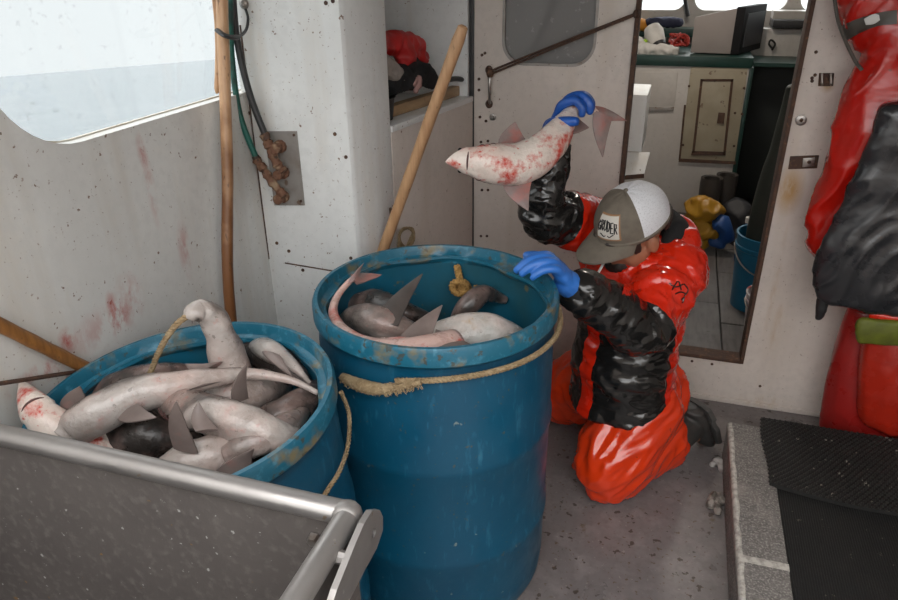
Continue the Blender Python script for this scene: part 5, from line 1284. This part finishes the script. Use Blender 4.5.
# rubber boots and yellow bag
def gz(x, y): return pZ(x, y, GZ)
bt_m = Mat('brown_boot_rubber', (.045, .038, .033), .45); bt_m.mottle(14, (.03, .025, .022), k=.8)
for k, (x, y, rz_, lb) in enumerate(((703, 236, .5, 'dark rubber boot standing left, stuffed in the yellow bag'), (718, 232, .2, 'dark rubber boot standing right, behind its pair'))):
    c = gz(x, y); g = MB(); sh = [(.052, .33), (.056, .335), (.058, .30), (.055, .18), (.050, .10), (.054, .05), (.056, .0)]
    R = []
    for (r_, z_) in reversed(sh):
        ext = .10*max(0, 1-z_/.11); dx, dy = math.cos(-1.2+rz_), math.sin(-1.2+rz_)
        ring = []
        for q in range(18):
            a = 2*math.pi*q/18; f_ = max(0, math.cos(a-(-1.2+rz_))); ring.append(c+V((r_*math.cos(a)+dx*ext*f_, r_*math.sin(a)+dy*ext*f_, z_)))
        R.append(ring)
    R.append([p+(c+V((0, 0, .335))-p)*.16 for p in R[-1]]); R.append([V((p.x, p.y, c.z+.1)) for p in R[-1]])
    g.rings(R); o = build('rubber_boot', g, bt_m, sharp=60); tag(o, lb, 'boot', 'rubber boots in the galley')
yel = Mat('yellow_oilskin', (.42, .22, .015), .4); yel.mottle(10, (.30, .14, .01), k=.8); blu2 = Mat('blue_cloth', (.01, .06, .22), .5); blkc = Mat('dark_cloth', (.02, .02, .024), .6)
bundle('yellow_bag', [[(kz(694, 210, 3.78), .045), (kz(702, 209, 3.70), .055), (kz(715, 213, 3.68), .045)], [(kz(694, 226, 3.78), .045), (kz(702, 228, 3.70), .055), (kz(714, 232, 3.68), .035)], [(kz(698, 240, 3.72), .03), (kz(706, 244, 3.70), .02)]], yel, 'yellow oilskin bundled in front of the boots in the galley', 'clothing', .022, 17, .008)
bundle('blue_bundle', [[(kz(718, 222, 3.66), .035), (kz(724, 226, 3.66), .04), (kz(727, 238, 3.66), .035)], [(kz(712, 242, 3.66), .02), (kz(722, 244, 3.66), .02)]], blu2, 'blue cloth beside the yellow oilskin in the galley', 'clothing', .012, 16, .010)
bundle('dark_bundle', [[(kz(732, 208, 3.95), .055), (kz(740, 215, 3.92), .065), (kz(742, 232, 3.90), .06)], [(kz(736, 244, 3.85), .045), (kz(746, 240, 3.85), .045)]], blkc, 'dark clothing heap right of the boots in the galley', 'clothing', .014, 14, .010)
# blue bucket and white-red pail
def pail(name, base, r0, r1, h, mat, label, liner=None):
    e = empty(name, base); tag(e, label, 'bucket'); g = MB()
    g.lathe([(.01, 0), (r0, 0), (r0*1.01, .01), (r0+(r1-r0)*.82, h*.80), (r1*1.03, h*.82), (r1*1.03, h*.86), (r1, h*.87), (r1*1.0, h*.97), (r1*1.04, h*.975), (r1*1.04, h), (r1*.97, h), (r1*.95, h*.95), (r0*.94, .01), (.01, .01)], 36, base); build('body', g, mat, e, sharp=40)
    g = MB(); c = base+V((0, 0, h*.84)); g.tube([c+V((-(r1*1.04)*math.cos(a), -(r1*1.08)*math.sin(a), -h*.28*math.sin(a))) for a in [math.pi*i/18 for i in range(19)]], .0035, 8); build('bail', g, steel, e)
    g = MB(); q = c+V((0, -r1*1.08, -h*.28)); g.tube([q+V((-.04, .002, 0)), q+V((.04, .002, 0))], .010, 10); build('grip', g, white_cl, e)
    return e
bkt = Mat('bright_blue_bucket', (.008, .12, .22), .35); bkt.mottle(8, (.006, .09, .17), k=.8)
c = gz(748, 314); pail('blue_bucket', V((c.x+.035, c.y+.10, GZ)), .105, .125, .34, bkt, 'bright blue bucket on the galley boards behind the door jamb')
wbk_m = Mat('white_printed_pail', (.55, .53, .52), .4); wbk_m.mottle(9, (.45, .03, .03), .52, .56, .9).mottle(7, (.02, .08, .35), .56, .60, .9, loc=(3, 1, 2))
c = gz(752, 342); pail('printed_pail', V((c.x+.055, c.y+.07, GZ)), .085, .10, .19, wbk_m, 'white pail with red and blue print half hidden by the jamb')
# dark green tarp hanging by the right side of the doorway
trp = Mat('dark_olive_tarp', (.022, .027, .020), .55); trp.mottle(8, (.012, .014, .011), k=.8).bump(20, .3, .01)
gear('hanging_tarp', [(786, 830, 85, 85, 3.05, .03), (774, 830, 130, 130, 3.05, .05), (762, 825, 180, 180, 3.05, .06), (752, 815, 225, 225, 3.05, .06), (747, 805, 252, 252, 3.05, .05)], trp, 'dark olive tarp hanging behind the right door jamb', 'tarp', .018, 7, squash=.2, axis=V((-.3, 0, .95)).normalized())
# small blue bottle between tarp and bundle
b = MB(); c = kz(746, 240, 3.6); g = MB(); c.z = GZ; g.lathe([(.01, 0), (.04, 0), (.042, .01), (.042, .15), (.025, .18), (.018, .185), (.018, .21), (.01, .212)], 20, c); o = build('detergent_bottle', g, blu2); tag(o, 'blue plastic bottle standing beside the dark clothing heap', 'bottle')
g = MB(); g.lathe([(.008, .208), (.020, .208), (.020, .235), (.008, .237)], 16, c); build('cap', g, white_cl, o)
# added fill lamp, out of frame, to brighten the dark galley
lm = empty('fill_lamp', (.0, 3.5, ZR)); tag(lm, 'added round fill lamp brightening the galley from above', 'lamp')
g = MB(); g.lathe([(.01, ZR), (.14, ZR), (.14, ZR-.03), (.12, ZR-.035), (.01, ZR-.035)], 28, (0, 3.5, 0)); build('housing', g, wp_col, lm)
ld = bpy.data.lights.new('fill_light', 'AREA'); ld.shape = 'DISK'; ld.size = .22; ld.energy = 8; ld.color = (1, .90, .78); lo = bpy.data.objects.new('fill_light', ld); COL.objects.link(lo); lo.location = (0, 3.5, ZR-.04); lo.parent = lm; lo.matrix_parent_inverse = Matrix.Translation(lm.location).inverted()
